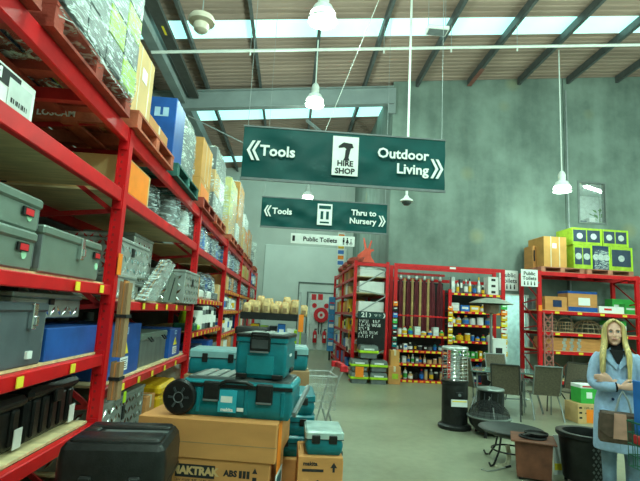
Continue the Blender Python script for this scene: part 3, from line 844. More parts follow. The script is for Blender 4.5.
def bagged(x, y, z, r, h, label, core=NAVY, seed=0, name='bagged_item', ry=None):
    """something upright in a knotted clear bag"""
    t = thing(name, label, 'bagged goods', (x, y, z))
    ry = ry or r
    MB().lathe([(r*.55, 0), (r*.8, .02), (r*.78, h*.55), (r*.6, h*.8), (r*.25, h*.86), (.001, h*.86)], 12, sy=ry/r).build('contents', core, t)
    q = random.Random(seed); ph = q.random()*6
    rings = []
    for j, (rr, v) in enumerate([(.62, 0), (.98, .05), (1.02, .3), (.95, .55), (.92, .75), (.62, .9), (.35, .97), (.42, 1.0)]):
        rings.append([(r*rr*math.cos(2*PI*i/16)*(1+.09*math.sin(i*2.3+j*1.7+ph)), ry*rr*math.sin(2*PI*i/16)*(1+.09*math.sin(i*1.9+j*2.1+ph)), h*v) for i in range(16)])
    MB().loft(rings).build('bag', BAGFILM, t, sharp=60)
    return t
def jar(x, y, z, r, h, label, mat, lid=BLACK, name='tub', cat='tub', band=None):
    t = thing(name, label, cat, (x, y, z))
    MB().lathe([(r*.9, 0), (r, .01), (r, h*.82), (r*.86, h*.86)], 14).build('body', mat, t)
    MB().lathe([(r*.95, h*.84), (r*.97, h*.86), (r*.97, h*.98), (r*.9, h), (.001, h)], 14).build('lid', lid, t)
    if band: MB().lathe([(r*1.01, h*.25), (r*1.012, h*.26), (r*1.012, h*.62), (r*1.01, h*.63)], 14).build('label_band', band, t)
    return t
def bottle(x, y, z, r, h, label, mat, cap=REDP, name='bottle', cat='bottle', band=None, n=12):
    t = thing(name, label, cat, (x, y, z))
    MB().lathe([(r*.85, 0), (r, .012), (r, h*.58), (r*.8, h*.70), (r*.36, h*.78), (r*.34, h*.86)], n).build('body', mat, t)
    MB().lathe([(r*.42, h*.84), (r*.44, h*.86), (r*.42, h), (.001, h)], n).build('cap', cap, t)
    if band: MB().lathe([(r*1.01, h*.14), (r*1.015, h*.15), (r*1.015, h*.5), (r*1.01, h*.51)], n).build('label_band', band, t)
    return t

# ------------------------------------------------------------------ first bay: what stands on its shelves
S1, S2, S0, SM, ST = 1.745+.016, 1.245+.016, .77+.016, 2.48+.016, 2.97
ye = at(37, 250, X=-1.35).y
toolbox(ye, .95, S1, .20, 'silver steel tool box at left edge, lower of the two stacked', badge_at=.86)
tz = at(15, 184, X=-1.35).z
ya = at(45, 200, X=-1.35).y
toolbox(ya, .98, S1+.204, at(36, 197, X=-1.35).z-S1-.204, 'silver steel tool box stacked on another at left edge', badge_at=.86)
toolbox(at(54, 205, X=-1.52).y+.32, .6, S1+.204, .17, 'silver steel tool box half hidden behind the stacked one', xf=-1.79, D=.40, latch=(), badge_at=.85)
onebox('packing_block', CARDD, None, -2.19, -1.79, ya-.28, ya+.45, S1, S1+.203)
tag(bpy.data.objects['packing_block'], 'brown packing carton under the rear silver tool box', 'carton')
yc0, yc1 = at(42, 245, X=-1.345).y, at(101, 262, X=-1.345).y
toolbox(yc1, yc1-yc0-.01, S1, at(101, 244, X=-1.345).z-S1, 'long silver steel tool box beside the second red upright', latch=(.58,), xf=-1.345, badge_at=.9)
# mid shelf: white printed box at the left edge
yb = at(35, 100, X=-1.40).y; zt = at(33, 88, X=-1.40).z
t = carton(-2.1, -1.40, yb-.75, yb, SM, zt, 'white carton with black and red print at left edge of upper shelf', WHITEP, tape=False, name='printed_carton')
h_ = zt-SM
onebox('black_print', INK, t, .3505, .352, -.37, .235, h_*.55, h_*.93); onebox('red_print', REDB, t, .3505, .352, -.37, .05, h_*.12, h_*.5)
text('lettering', 'AM', h_*.3, WHITEP, t, (.3535, .03, h_*.74), (PI/2, 0, PI/2), bold=.006)
onebox('address_label', M('label_grey', (.62, .68, .66), .6), t, .3525, .354, .14, .34, h_*.14, h_*.80)
for i in range(9): onebox('bar_code', INK, t, .3545, .355, .18+i*.016, .167+i*.016+.004*(i % 3), h_*.24, h_*.36)
# second shelf down: charcoal cool boxes, blue carton behind
yb = at(47, 330, X=-1.36).y; zt = at(44, 303, X=-1.36).z
t = toolbox(yb, .62, S2, zt-S2, 'charcoal grey cool box with silver latch at left edge', mat=M('slate_plastic', (.085, .105, .12), .45), xf=-1.36, D=.44, latch=(.72,), badge=None, lidh=.05, name='cool_box')
onebox('sticker', WHITEP, t, .2, .222, .13, .18, .04, .08)
zb = at(100, 325, X=-1.38).z; yb1 = 3.63
carton(-1.84, -1.38, yb+.05, yb1, S2, zb, 'plain blue box deep on the shelf beside the charcoal cool box', BLUE, tape=False, name='blue_box', cat='box')
carton(-2.28, -1.86, 2.6, 3.5, S2, 1.50, 'dark box at the back below the tread plate box', DGREY, tape=False, name='dark_box', cat='box')
tread_box(-2.05, -1.50, 2.72, 3.58, 1.502, 1.652, 'tread plate box lying on boxes close under the silver tool boxes', .08)
# bottom shelf: long black ribbed tool boxes
def ribbed(y0, y1, z0, h, label):
    t = thing('ribbed_tool_box', label, 'tool box', (-1.70, (y0+y1)/2, z0)); b = (y1-y0)/2
    onebox('body', BLACK, t, -.26, .23, -b+.02, b-.02, 0, h*.80, .02)
    onebox('lid', BLACK, t, -.27, .26, -b, b, h*.78, h, .025)
    for i in range(5):
        y = -b+.1+(2*b-.2)*i/4
        onebox('rib', BLACK, t, .22, .25, y-.035, y+.035, .03, h*.77, .01)
    onebox('hang_label', WHITEP, t, .256, .260, b-.12, b-.04, h*.06, h*.42)
    onebox('latch', BLACKM, t, .25, .275, -.05, .05, h*.62, h*.86, .006)
    return t
zt = at(90, 374, X=-1.46).z
ym = at(22, 440, X=-1.46).y
ribbed(ym+.01, 3.60, S0, zt-S0+.02, 'black ribbed tool box on lowest shelf next to the second upright')
ribbed(ym-.98, ym-.01, S0, zt-S0+.0, 'black ribbed tool box on lowest shelf at left edge')
carton(-2.2, -1.5, 1.6, 2.9, .0, .52, 'dark carton on the floor under the lowest left shelf', CARDD)

# ------------------------------------------------------------------ second bay
S1, S2, S0 = 1.635+.016, .985+.016, .36+.016
y2 = 3.66
def yx(px, py, X): return at(px, py, X=X).y
a = at(148, 258, X=-1.40)
# big carton with the orange face on the upper shelf
zc = at(135, 163, X=-1.36).z; yc = yx(150, 185, -1.36)
t = carton(-2.25, -1.36, 3.77, yc, SM, zc, 'brown carton with orange end on upper shelf behind second upright', CARD3, face='y')
onebox('orange_panel', ORANGE, t, .445, .448, -(yc-3.77)/2+.03, (yc-3.77)/2-.05, .01, (zc-SM)-.015)
bagged(-1.62, 5.0, SM, .20, .40, 'dark machine in a clear bag on upper shelf, second bay', DGREY, 1)
bagged(-1.50, 5.55, SM, .17, .44, 'grey machine in clear bag on upper shelf next to third upright', GREYP, 2)
bagged(-1.47, 6.15, SM, .16, .40, 'white machine in clear bag on upper shelf, ending the second bay', BOTTLEW, 3)
bagged(-2.0, 4.7, SM, .2, .36, 'dark bundle in clear bag at back of upper shelf', NAVY, 4)
# tread plate boxes
zt = at(126, 242, X=-1.62).z
tread_box(-2.05, -1.36, 3.78, 4.32, S1, S1+.20, 'lower tread plate box behind the second red upright', .085)
t = tread_box(-2.0, -1.40, 3.80, yx(149, 255, -1.40), S1+.202, at(147, 248, X=-1.40).z, 'upper tread plate box with red diamond pattern behind second upright', .085)
mb = MB(); lugs(mb, (-.18, -(yx(149, 255, -1.40)-3.80)/2-.006, .02), (1, 0, 0), (0, 0, 1), 8, 5, .058, (0, -1, 0), .004, .5, .2)
o = mb.build('red_diamonds', REDD, t); o['kind'] = 'stuff'
tread_box(-2.1, -1.55, 4.76, 5.35, S1, S1+.17, 'low tread plate box in the middle of the second bay', .085)
tread_box(-2.05, -1.56, 4.78, 5.42, S1+.172, at(181, 256, X=-1.56).z, 'tread plate box stacked on top in the middle of second bay', .085)
tread_box(-1.90, -1.25, 5.78, 6.66, S1, at(199, 275, X=-1.25).z, 'long tread plate box next to the third red upright', .085)
t = thing('leaning_sheets', 'film wrapped sheets leaning against tread plate boxes', 'sheets', (-1.335, 4.70, S1), 0)
for i in range(4):
    mb = MB(); x = i*.022
    mb.prism([(-.30, 0), (.02, 0), (.62, .40), (.40, .42)], 'x', x-.03, x-.014); mb.build('sheet', (CARDD, GREYP, CARDD, STEEL)[i], t)
MB().prism([(-.32, .0), (.04, 0), (.65, .41), (.38, .44)], 'x', -.036, .062).build('film', FILM, t)
t = thing('leaning_plate', 'bare aluminium plate leaning before the long tread plate box', 'plate', (-1.30, 5.30, S1), 0)
MB().prism([(-.25, 0), (.3, 0), (.36, .30), (.05, .33)], 'x', -.008, 0).build('plate', ALUS, t); MB().prism([(-.02, .02), (.01, .02), (.20, .28), (.17, .28)], 'x', 0, .004).build('black_stripe', MATTE, t)
# blue cartons, grey trunk
def blue_carton(x0, x1, y0, y1, z0, z1, label, mark=True):
    t = carton(x0, x1, y0, y1, z0, z1, label, BLUE, tape=False, name='blue_carton')
    a, b, h = (x1-x0)/2, (y1-y0)/2, z1-z0
    u = .0
    # aisle face: emblem, warning triangle, white data label
    e = MB().box(a+.0005, a+.002, -.05, .05, h*.80, h*.94); s_ = e.build('emblem_plate', M('pale_blue_print', (.35, .50, .70), .5), t)
    onebox('emblem', BLUE, s_, a+.002, a+.003, -.025, .025, h*.83, h*.91)
    MB().prism([(-.09, h*.42), (.09, h*.42), (0, h*.70)], 'x', a+.0005, a+.002).build('warning_triangle', YELL, t)
    MB().box(a+.002, a+.003, -.010, .010, h*.49, h*.60).build('warning_mark', INK, t)
    onebox('data_label', WHITEP, t, a+.0005, a+.002, -.10, .10, h*.10, h*.36)
    for i in range(5): onebox('print_line', INK, t, a+.002, a+.0028, -.085, .085-.02*(i % 2), h*(.14+.04*i), h*(.155+.04*i))
    # the near end carries white lettering blocks
    onebox('white_print', WHITEP, t, -a+.05, a-.08, -b-.002, -b-.0005, h*.74, h*.86)
    return t
zt = at(130, 324, X=-1.40).z
blue_carton(-1.95, -1.40, 3.95, yx(139, 350, -1.40), S2, zt, 'blue carton with warning triangle beside the strapped cardboard bundle')
yg0, yg1 = yx(139, 350, -1.42)+.03, yx(166, 345, -1.42)
t = thing('grey_trunk', 'dull grey metal trunk between the two blue cartons', 'tool box', (-1.66, (yg0+yg1)/2, S2)); b = (yg1-yg0)/2; hz = at(166, 330, X=-1.42).z-S2
onebox('body', M('dull_zinc', (.15, .17, .16), .55, metal=.4, var=.2, stretch=(1, 1, .2)), t, -.24, .235, -b+.01, b-.01, 0, hz*.80, .006)
onebox('lid', ALUS, t, -.24, .245, -b, b, hz*.78, hz, .012)
for y in (-b*.5, b*.55): MB().tube([(.25, y-.05, hz*.86), (.285, y-.04, hz*.74), (.285, y+.04, hz*.74), (.25, y+.05, hz*.86)], .008, 6).build('handle', MATTE, t)
blue_carton(-1.92, -1.39, yg1+.02, max(yg1+.6, 6.45), S2, at(186, 327, X=-1.39).z, 'blue carton with warning triangle and label by third upright')
for i in range(8):
    jar(-2.08-.12*(i % 2), 4.0+.3*i, S1-.43 if False else S2, .055, .50, f'tall black canister at the back, {ORD[i]} from the near end of second bay', BLACK, GREYP, 'canister', 'canister')
# floor shelf: yellow case, tread plate box, brown cartons
tread_box(-1.98, -1.38, 3.82, 5.0, S0, .84, 'tread plate box on the lowest shelf of second bay', .085)
carton(-1.95, -1.36, 5.06, 5.36, S0, .70, 'small brown carton on lowest shelf before the yellow case', CARD)
t = thing('yellow_case', 'bright yellow plastic case on lowest shelf behind carton stack', 'tool case', (-1.58, 5.78, S0))
onebox('body', YELLP, t, -.25, .25, -.34, .34, 0, .27, .03); onebox('lid', YELLP, t, -.26, .26, -.35, .35, .272, .38, .03); onebox('latch', BLACK, t, .25, .275, -.06, .06, .21, .33, .006)
for q, (y, hh) in enumerate(((4.4, .25), (5.9, .3))):
    carton(-2.25, -2.0, y-.25, y+.25, S0, S0+hh, ['brown carton at the back of lowest shelf behind tread plate box', 'brown carton at the back of lowest shelf behind yellow case'][q], CARDD)

# ------------------------------------------------------------------ farther bays of the left racking, item by item
def bay_y(k): return Y0+BAY*k+.1, Y0+BAY*(k+1)-.1
def shelf_z(k, j): return LV[k][j][0]+LV[k][j][1]+.016
SHELFW = {0: 'lowest', 1: 'second', 2: 'third', 3: 'fourth', 4: 'fifth'}
BAYW = {2: 'third bay', 3: 'fourth bay', 4: 'fifth bay', 5: 'last bay'}
COLW = {WHITE: 'white', BOTTLEW: 'white', BLUEP: 'blue', BLUE: 'dark blue', NAVY: 'navy', REDP: 'red', YELLP: 'yellow', LIME: 'lime green', BLACK: 'black', GREYP: 'grey', CARD: 'brown',
        CARD2: 'orange brown', CARD3: 'pale brown', DGREY: 'charcoal', GREENB: 'green', TEAL: 'teal', WHITEP: 'white', ORANGE: 'orange', TAN: 'tan', STEEL: 'silver', GREEND: 'dark green', ALUS: 'silver grey', TEALL: 'light teal', CARDD: 'dark brown', LIMEB: 'lime'}
def stock(k, j, items, x=-1.50, start=.02, gap=.03, pos='left racking'):
    """items: list of (kind, material, size along the shelf, height[, second material])"""
    ya, yb = bay_y(k); z = shelf_z(k, j); y = ya+start
    for n, it in enumerate(items):
        kind, mat, wd, h = it[:4]; m2 = it[4] if len(it) > 4 else None
        if y+wd > yb: break
        cw = COLW[mat]
        lab = lambda nm: f'{cw} {nm}, {ORD[n]} along the {SHELFW[j]} shelf of {BAYW[k]}, {pos}'
        c = y+wd/2
        if kind == 'box':
            carton(x-.25, x+.15, y, y+wd, z, z+h, lab('carton'), mat, tape=mat in (CARD, CARD2, CARD3), sticker=(m2, .2, .3, .5, .4) if m2 else None)
        elif kind == 'jar': jar(x+.03, c, z, wd/2, h, lab('tub'), mat, m2 or BLACK, band=WHITEP if mat is not BOTTLEW else BLUEP)
        elif kind == 'bottle': bottle(x+.05, c, z, wd/2, h, lab('bottle'), mat, m2 or REDP, band=m2)
        elif kind == 'bag': bagged(x, c, z, wd/2, h, lab('bagged goods'), mat, n+k*7, ry=wd/2)
        elif kind == 'machine':
            t = thing('power_tool', lab('machine'), 'machine', (x, c, z))
            onebox('base', mat, t, -.14, .16, -wd/2, wd/2, 0, h*.35, .02); MB().lathe([(wd*.3, h*.34), (wd*.36, h*.5), (wd*.30, h*.85), (wd*.12, h), (.001, h)], 12).build('motor', m2 or BLACK, t)
            MB().tube([(.05, -wd*.35, h*.3), (.08, -wd*.3, h*.8), (.08, wd*.3, h*.8), (.05, wd*.35, h*.3)], .014, 6).build('handle', BLACK, t)
        y += wd+gap
# third bay
stock(2, 0, [('box', WHITEP, .5, .42, BLUE), ('box', NAVY, .5, .5), ('box', WHITEP, .6, .4, BLUE), ('box', BLUE, .45, .5), ('box', GREYP, .5, .42)])
stock(2, 1, [('machine', GREEND, .26, .30, LIME), ('machine', LIME, .2, .22, GREEND), ('jar', WHITE, .24, .34, BLACK), ('jar', GREYP, .24, .35, WHITE), ('jar', DGREY, .24, .36, WHITE), ('jar', BLACK, .24, .36, GREYP), ('jar', WHITE, .24, .34, GREYP), ('jar', DGREY, .24, .33, BLACK)], -1.46)
stock(2, 2, [('box', CARD, .4, .30), ('machine', WHITE, .34, .36, NAVY), ('bag', DGREY, .34, .42), ('machine', WHITE, .32, .38, BLUE), ('bag', NAVY, .34, .46), ('machine', GREYP, .34, .38, WHITE), ('box', CARD3, .3, .3)])
stock(2, 3, [('bag', GREYP, .36, .38), ('bag', BLUEP, .36, .40), ('bag', WHITE, .32, .34), ('bag', NAVY, .34, .36), ('bag', GREYP, .36, .40), ('bag', BLUEP, .33, .36)])
# fourth bay
stock(3, 0, [('box', CARD3, .6, .42), ('box', WHITEP, .6, .38), ('box', CARD, .7, .42), ('box', GREYP, .5, .4)])
stock(3, 1, [('jar', BOTTLEW, .26, .36), ('machine', GREYP, .3, .3), ('jar', YELLP, .2, .3), ('jar', WHITE, .26, .36), ('jar', BOTTLEW, .26, .34), ('machine', WHITE, .3, .34), ('jar', DGREY, .26, .36)])
stock(3, 2, [('bottle', BOTTLEW, .28, .34, BLUEP), ('bottle', WHITE, .28, .36, GREYP), ('bag', WHITE, .36, .34), ('bottle', BOTTLEW, .28, .34), ('machine', WHITE, .34, .3), ('bottle', WHITE, .26, .32, YELLP), ('bottle', BOTTLEW, .26, .33)])
stock(3, 3, [('box', CARD, .34, .30), ('box', CARD3, .36, .28), ('bag', NAVY, .4, .34), ('box', CARD, .4, .30), ('bag', DGREY, .4, .36), ('bag', WHITE, .3, .3)])
stock(3, 4, [('bag', BLUEP, .42, .42), ('bag', WHITE, .36, .36), ('bag', NAVY, .42, .42), ('bag', BLUEP, .36, .38), ('bag', GREYP, .42, .40), ('bag', WHITE, .4, .42)])
# fifth bay
stock(4, 0, [('box', CARD, .7, .42), ('box', CARD3, .7, .42), ('box', WHITEP, .7, .4)])
stock(4, 1, [('box', BLUE, .5, .34), ('box', YELLP, .4, .3), ('box', WHITEP, .5, .36), ('box', REDP, .4, .3), ('box', CARD, .5, .34)])
stock(4, 2, [('box', WHITEP, .4, .3, REDP), ('bag', NAVY, .4, .32), ('box', CARD3, .5, .3), ('bag', DGREY, .4, .34), ('box', BLUE, .4, .3)])
stock(4, 3, [('bag', DGREY, .44, .34), ('bag', NAVY, .44, .34), ('bag', GREYP, .4, .34), ('bag', WHITE, .4, .3), ('bag', NAVY, .4, .34)])
stock(4, 4, [('box', CARD3, .62, .30, LIMEB), ('box', CARD2, .62, .36), ('box', CARD3, .6, .32, LIMEB), ('box', REDP, .5, .40)], -1.46)
# last bay
stock(5, 0, [('box', CARD, .8, .42), ('box', CARD3, .8, .4), ('box', CARD, .8, .4)])
stock(5, 1, [('box', BLUE, .6, .34), ('box', CARD3, .6, .3), ('box', WHITEP, .6, .36), ('box', REDP, .5, .3)])
stock(5, 2, [('box', CARD3, .6, .3), ('box', NAVY, .6, .32), ('box', CARD, .6, .3), ('box', WHITEP, .5, .3)])
stock(5, 3, [('bag', NAVY, .5, .34), ('box', CARD, .6, .3), ('bag', DGREY, .5, .34), ('box', CARD3, .6, .3)])
stock(5, 4, [('box', BLUE, .6, .36, WHITEP), ('bag', WHITE, .5, .36), ('box', BLUE, .6, .38, WHITEP), ('box', CARD, .7, .40)], -1.46)

# ------------------------------------------------------------------ pallets and loads along the top beams
PX1 = -1.26
pallet(PX1, 1.02, 2.18, ST, TIMBERR, 'red timber pallet at top left corner of the picture')
wrapped_load(-1.34, 1.04, 2.14, ST+.144, ST+1.25, 'film wrapped load on first pallet, mostly beyond left edge', [DGREY, LIMEB, GREYP], seed=3)
pallet(PX1, 2.30, 3.46, ST, TIMBERR, 'red timber pallet under the lime and black wrapped load')
wrapped_load(-1.235, 2.32, 3.44, ST+.144, ST+1.35, 'film wrapped load of lime green and black cartons on red pallet', [DGREY, LIMEB, DGREY, NAVY, DGREY, GREYP, DGREY], seed=5, rows=6, cols=4, drop=.07)
pallet(PX1, 3.64, 4.80, ST, TIMBERO, 'red timber pallet stencilled on its end under the tall brown carton', word='LOSCAM')
t = carton(-2.2, -1.33, 3.64, 4.12, ST+.143, 3.72, 'tall brown strapped carton on pallet above second upright', CARD3, tape=False, face='x')
for y in (-.12, .13): MB().box(.4352, .4375, y-.006, y+.006, 0, .60).build('strap', TAPE, t)
onebox('packing_slip', WHITEP, t, .4355, .4385, -.06, .06, .34, .45)
onebox('fragile_sticker', ORANGE, t, .34, .40, -.243, -.2405, .28, .34)
carton(-2.2, -1.34, 4.16, 4.78, ST+.143, 3.30, 'low brown carton on pallet between tall carton and blue load', CARD)
pallet(PX1, 4.98, 6.14, ST, TIMBERG, 'dark green pallet under the blue wrapped load')
zb = 3.84
t = thing('blue_carton_load', 'blue printed cartons with film wrapped back half on green pallet', 'pallet load', (-1.82, 5.55, ST+.143)); hb = zb-ST-.143
onebox('carton', BLUE, t, -.46, .48, -.55, -.14, 0, hb, .006)
onebox('carton', GREYP, t, -.45, .47, -.13, .55, 0, hb*.97, .006)
for (x0, x1, z0, z1) in ((.25, .31, .72, .84), (.34, .40, .72, .84), (.25, .40, .70, .72)): onebox('emblem', M('pale_blue_print2', (.40, .58, .75), .5), t, x0, x1, -.5535, -.5515, hb*z0, hb*z1)
for i in range(7): onebox('print_line', MATS['pale_blue_print2'], t, .02, .16, -.5535, -.5515, hb*(.15+.07*i), hb*(.18+.07*i))
MB().prism([(.2, hb*.10), (.38, hb*.10), (.29, hb*.26)], 'y', -.5535, -.5515).build('red_triangle', REDB, t)
blob_shell(-.48, .50, -.16, .58, 0, hb+.02, 9, amp=.025).build('stretch_film', FILM2, t, sharp=60)
onebox('carton', WHITEP, t, -.3, .4, -.02, .5, hb*.97, hb+.01)
pallet(PX1, 6.52, 7.60, ST, TIMBERR, 'red timber pallet under the stacked orange brown cartons')
carton(-2.1, -1.36, 6.66, 7.45, ST+.143, ST+.46, 'lower orange faced carton on third pallet along', CARD2, sticker=(ORANGE, .1, .1, .8, .7))
t = carton(-2.1, -1.36, 6.66, 7.45, ST+.462, 4.02, 'upper orange brown carton on third pallet along', CARD2, tape=False)
for y in (-.1, .15): MB().box(.370, .3725, y-.008, y+.008, 0, .58).build('strap', TAPE, t)
pallet(PX1, 7.72, 8.88, ST, TIMBERO, 'orange timber pallet under the cloudy wrapped load')
wrapped_load(-1.34, 7.72, 8.86, ST+.143, 4.25, 'cloudy film wrapped load standing behind the orange brown cartons', [GREYP, CARD3, WHITEP, GREYP], FILM2, seed=11)
pallet(PX1, 9.72, 10.88, ST, TIMBERO, 'orange timber pallet under the pale yellow load')
wrapped_load(-1.34, 9.72, 10.86, ST+.143, 4.30, 'pale yellow wrapped load on the fifth pallet along', [M('straw_sack', (.62, .58, .24), .6), CARD3], FILM, seed=12)
pallet(PX1, 11.2, 12.36, ST, TIMBERR, 'red timber pallet under brown and white load')
wrapped_load(-1.34, 11.2, 12.34, ST+.143, 4.62, 'brown and white wrapped load on the sixth pallet along', [CARD, WHITEP, CARD2], FILM, seed=13)
pallet(PX1, 12.8, 13.96, ST, TIMBERO, 'orange timber pallet under white and orange load')
wrapped_load(-1.34, 12.8, 13.94, ST+.143, 4.15, 'white and orange wrapped load on the seventh pallet along', [WHITEP, ORANGE, CARD3], FILM, seed=14)
pallet(PX1, 14.4, 15.56, ST, TIMBERR, 'red timber pallet under brown far load')
wrapped_load(-1.34, 14.4, 15.54, ST+.143, 4.0, 'brown wrapped load on the eighth pallet along', [CARD, CARD2, CARD], FILM, seed=15)
pallet(PX1, 16.6, 17.8, ST, TIMBERO, 'farthest orange timber pallet on the left racking')
t = thing('wrapped_dome', 'rounded clear wrapped load on the farthest left pallet', 'pallet load', (-1.8, 17.2, ST+.143))
rings = [[(-.5*c+.0, .55*r_*math.cos(q*PI/10), .95*r_*math.sin(q*PI/10)) for q in range(11)] for c, r_ in ((1, .9), (.6, 1), (-.6, 1), (-1, .9))]
MB().loft(rings).build('film', FILM2, t, 60); onebox('core', GREYP, t, -.4, .4, -.35, .35, 0, .6, .05)

# ================================================================== the tool boxes in the middle of the aisle
# black tool chest in the foreground
t = thing('black_tool_chest', 'black plastic tool chest with grooved lid at the bottom left', 'tool box', (-.785, 2.595, 0), math.radians(3)); t.scale = (.82, .98, 1.09)
a, b = .30, .235
MB().box(-a+.03, a-.03, -b+.03, b-.03, 0, .70, .03).build('body', BLACK, t)
def rrect(a, b, r, n=5):
    o = []
    for (cx, cy, s) in ((a-r, b-r, 0), (-a+r, b-r, 1), (-a+r, -b+r, 2), (a-r, -b+r, 3)):
        o += [(cx+r*math.cos(PI/2*(s+i/n)), cy+r*math.sin(PI/2*(s+i/n))) for i in range(n+1)]
    return o
def slab(mb, a, b, r, levels):
    """rounded slab: levels of (inset, z)"""
    mb.loft([[(x, y, z) for x, y in rrect(a-i, b-i, max(.004, r-i))] for i, z in levels]); return mb
LIDH = .905
lid = slab(MB(), a, b, .06, [(.012, .715), (0, .73), (0, .82), (.012, .868), (.035, .89), (.05, .892)]).build('lid', BLACK, t)
# raised panels of the lid leave the long groove between them
slab(MB(), .255, .085, .03, [(0, .885), (.004, LIDH-.006), (.014, LIDH)]).build('raised_panel', BLACK, lid).location = (0, -.105, 0)
slab(MB(), .255, .055, .025, [(0, .885), (.004, LIDH-.006), (.014, LIDH)]).build('raised_panel', BLACK, lid).location = (0, .13, 0)
slab(MB(), .05, .04, .015, [(0, .885), (.004, LIDH-.006), (.014, LIDH)]).build('raised_panel', BLACK, lid).location = (-.205, .03, 0)
onebox('groove_strip', M('groove_grey', (.10, .12, .12), .35), lid, -.13, .25, .01, .055, .884, .8945)
onebox('seam_band', BLACKM, t, -a+.004, a-.004, -b+.004, b-.004, .695, .717, .004)
for x in (-.12, .14): MB().box(x-.035, x+.035, -b-.016, -b+.01, .63, .77, .008).build('latch', BLACKM, t)
s_ = onebox('product_label', WHITEP, t, -.03, .10, -b+.026, -b+.029, .60, .685)
onebox('label_picture', BLUEP, s_, -.02, .05, -b+.0245, -b+.026, .61, .675); onebox('label_flash', YELL, s_, .055, .095, -b+.0245, -b+.026, .63, .675)

# carton stack
cx0, cx1, cyf = -.80, .015, 2.92
t = carton(cx0+.02, cx1-.03, cyf+.01, cyf+.55, 0, .765, 'large brown carton with black printed name under teal tool boxes', CARD, tape=False, face='y', rz=math.radians(-8))
w_ = (cx1-cx0-.05)/2; bf = -.27
s_ = onebox('print_plate', INK, t, -.26+.10, -.03+.10, bf-.002, bf-.0005, .66, .73)
text('lettering', 'MAKTRAK', .058, CARD3, s_, (-.045, bf-.003, .695), bold=.003)
scribble('small_print', t, -.16, .07, bf-.0012, .645, .012, 1, INK)
text('lettering', 'ABS', .045, INK, t, (.16, bf-.001, .695), bold=.002)
mb = MB()
for k in range(3): mb.box(.21+.022*k, .227+.022*k, bf-.0015, bf-.0005, .675, .715)
for q, c_ in enumerate(t.children): pass
mb.build('size_marks', INK, t)['kind'] = 'stuff'
MB().prism([(.285, .705), (.315, .705), (.30, .735)], 'y', bf-.0015, bf-.0005).build('arrow_mark', INK, t)
onebox('glass_mark', INK, t, .288, .312, bf-.0015, bf-.0005, .66, .685)
for k in range(4): onebox('printed_strip', INK, t, .06+.02*k, .074+.02*k, bf-.0015, bf-.0005, .615, .635)
t = carton(cx0, cx1, cyf-.005, cyf+.57, .766, .98, 'wide shallow carton lid sleeve topping the carton stack', CARD, tape=False, face='y', rz=math.radians(-8))
onebox('flap_edge', CARDD, t, -.41, .41, -.2890, -.2878, .085, .089)
a_ = .41
onebox('orange_panel', ORANGE, t, a_+.0005, a_+.002, -.23, -.10, -.10, .205)
o = onebox('picture_panel', WHITEP, t, a_+.002, a_+.004, -.26, -.02, -.20, -.07); onebox('picture', TEAL, o, a_+.004, a_+.005, -.22, -.06, -.18, -.09)

def tbox(root, a, b, z0, z1, r=.025):
    return slab(MB(), a, b, r, [(.02, z0), (.006, z0+.02), (0, z0+.05), (0, z1-.03), (.008, z1)])
# rolling chest
ZT = .98
t = thing('rolling_tool_chest', 'teal and black rolling tool chest with wheel on carton stack', 'tool box', (-.255, cyf+.27, ZT), math.radians(-8)); t.scale = (1, 1, 1.03)
A, Bq, H = .335, .20, .205
tbox(t, A, Bq, .0, .165).build('body', TEAL, t)
slab(MB(), A+.004, Bq+.004, .03, [(.0, .166), (0, .19), (.012, .205)]).build('lid', TEALL, t)
slab(MB(), A-.02, Bq-.015, .02, [(0, .204), (.005, .218)]).build('lid_inlay', M('dark_lid', (.07, .09, .09), .5), t)
for k in range(5): onebox('lid_ridge', M('lid_grey', (.30, .34, .32), .5), t, -.27+.075*k, -.215+.075*k, -.16, .17, .216, .226, .004)
for x in (-.15, .17):
    l = MB().box(x-.05, x+.05, -Bq-.022, -Bq+.004, .085, .20, .008).build('latch', BLACK, t)
    onebox('latch_grip', GREYP, l, x-.045, x+.045, -Bq-.026, -Bq-.02, .09, .10)
    onebox('latch_plate', BLACKM, l, x-.038, x+.038, -Bq-.025, -Bq-.02, .115, .185)
for x in (-.23, -.03, .06, .28):
    onebox('rib', TEAL, t, x-.012, x+.012, -Bq-.008, -Bq+.004, .02, .16, .004)
MB().box(-A+.02, A+.0, -Bq-.006, -Bq+.006, .165, .185).build('black_seam', BLACK, t)
MB().tube([(-.1, -Bq-.02, .185), (-.06, -Bq-.03, .205), (.06, -Bq-.03, .205), (.1, -Bq-.02, .185)], .012, 6).build('front_handle', BLACK, t)
wh = MB()
for z in ((0,),):
    wh.lathe([(.034, -.028), (.090, -.028), (.100, -.016), (.100, .016), (.090, .028), (.034, .028)], 28)
wm = wh.mesh('wheel', BLACK)
wo_ = put('wheel', wm, t, (-A-.005, -Bq-.01, .101), (PI/2, 0, 0))
put('hub', MB().lathe([(.001, .024), (.02, .026), (.03, .03), (.034, .022), (.034, -.02)], 16).mesh('hub', GREYP), wo_)
for k in range(6):
    a1 = k*PI/3; put('spoke', MB().bar((.026*math.cos(a1), .026*math.sin(a1), .026), (.062*math.cos(a1), .062*math.sin(a1), .03), .012, .006).mesh('spoke', DGREY), wo_)
wb = put('wheel', wm, t, (-A-.005, Bq-.04, .101), (PI/2, 0, 0))
lab = onebox('product_label', M('cyan_label', (.03, .42, .55), .5), t, -.105, .005, -Bq-.011, -Bq-.006, .03, .155)
text('lettering', 'makita', .028, WHITEP, lab, (-.05, -Bq-.012, .045), bold=.001); onebox('label_picture', WHITEP, lab, -.09, -.02, -Bq-.012, -Bq-.0105, .085, .12); onebox('label_code', WHITEP, lab, .01, .05, -Bq-.011, -Bq-.009, .04, .06)
MB().bar((A+.01, -.15, .03), (A+.06, .15, .15), .02, .03).build('side_handle', GREYP, t)
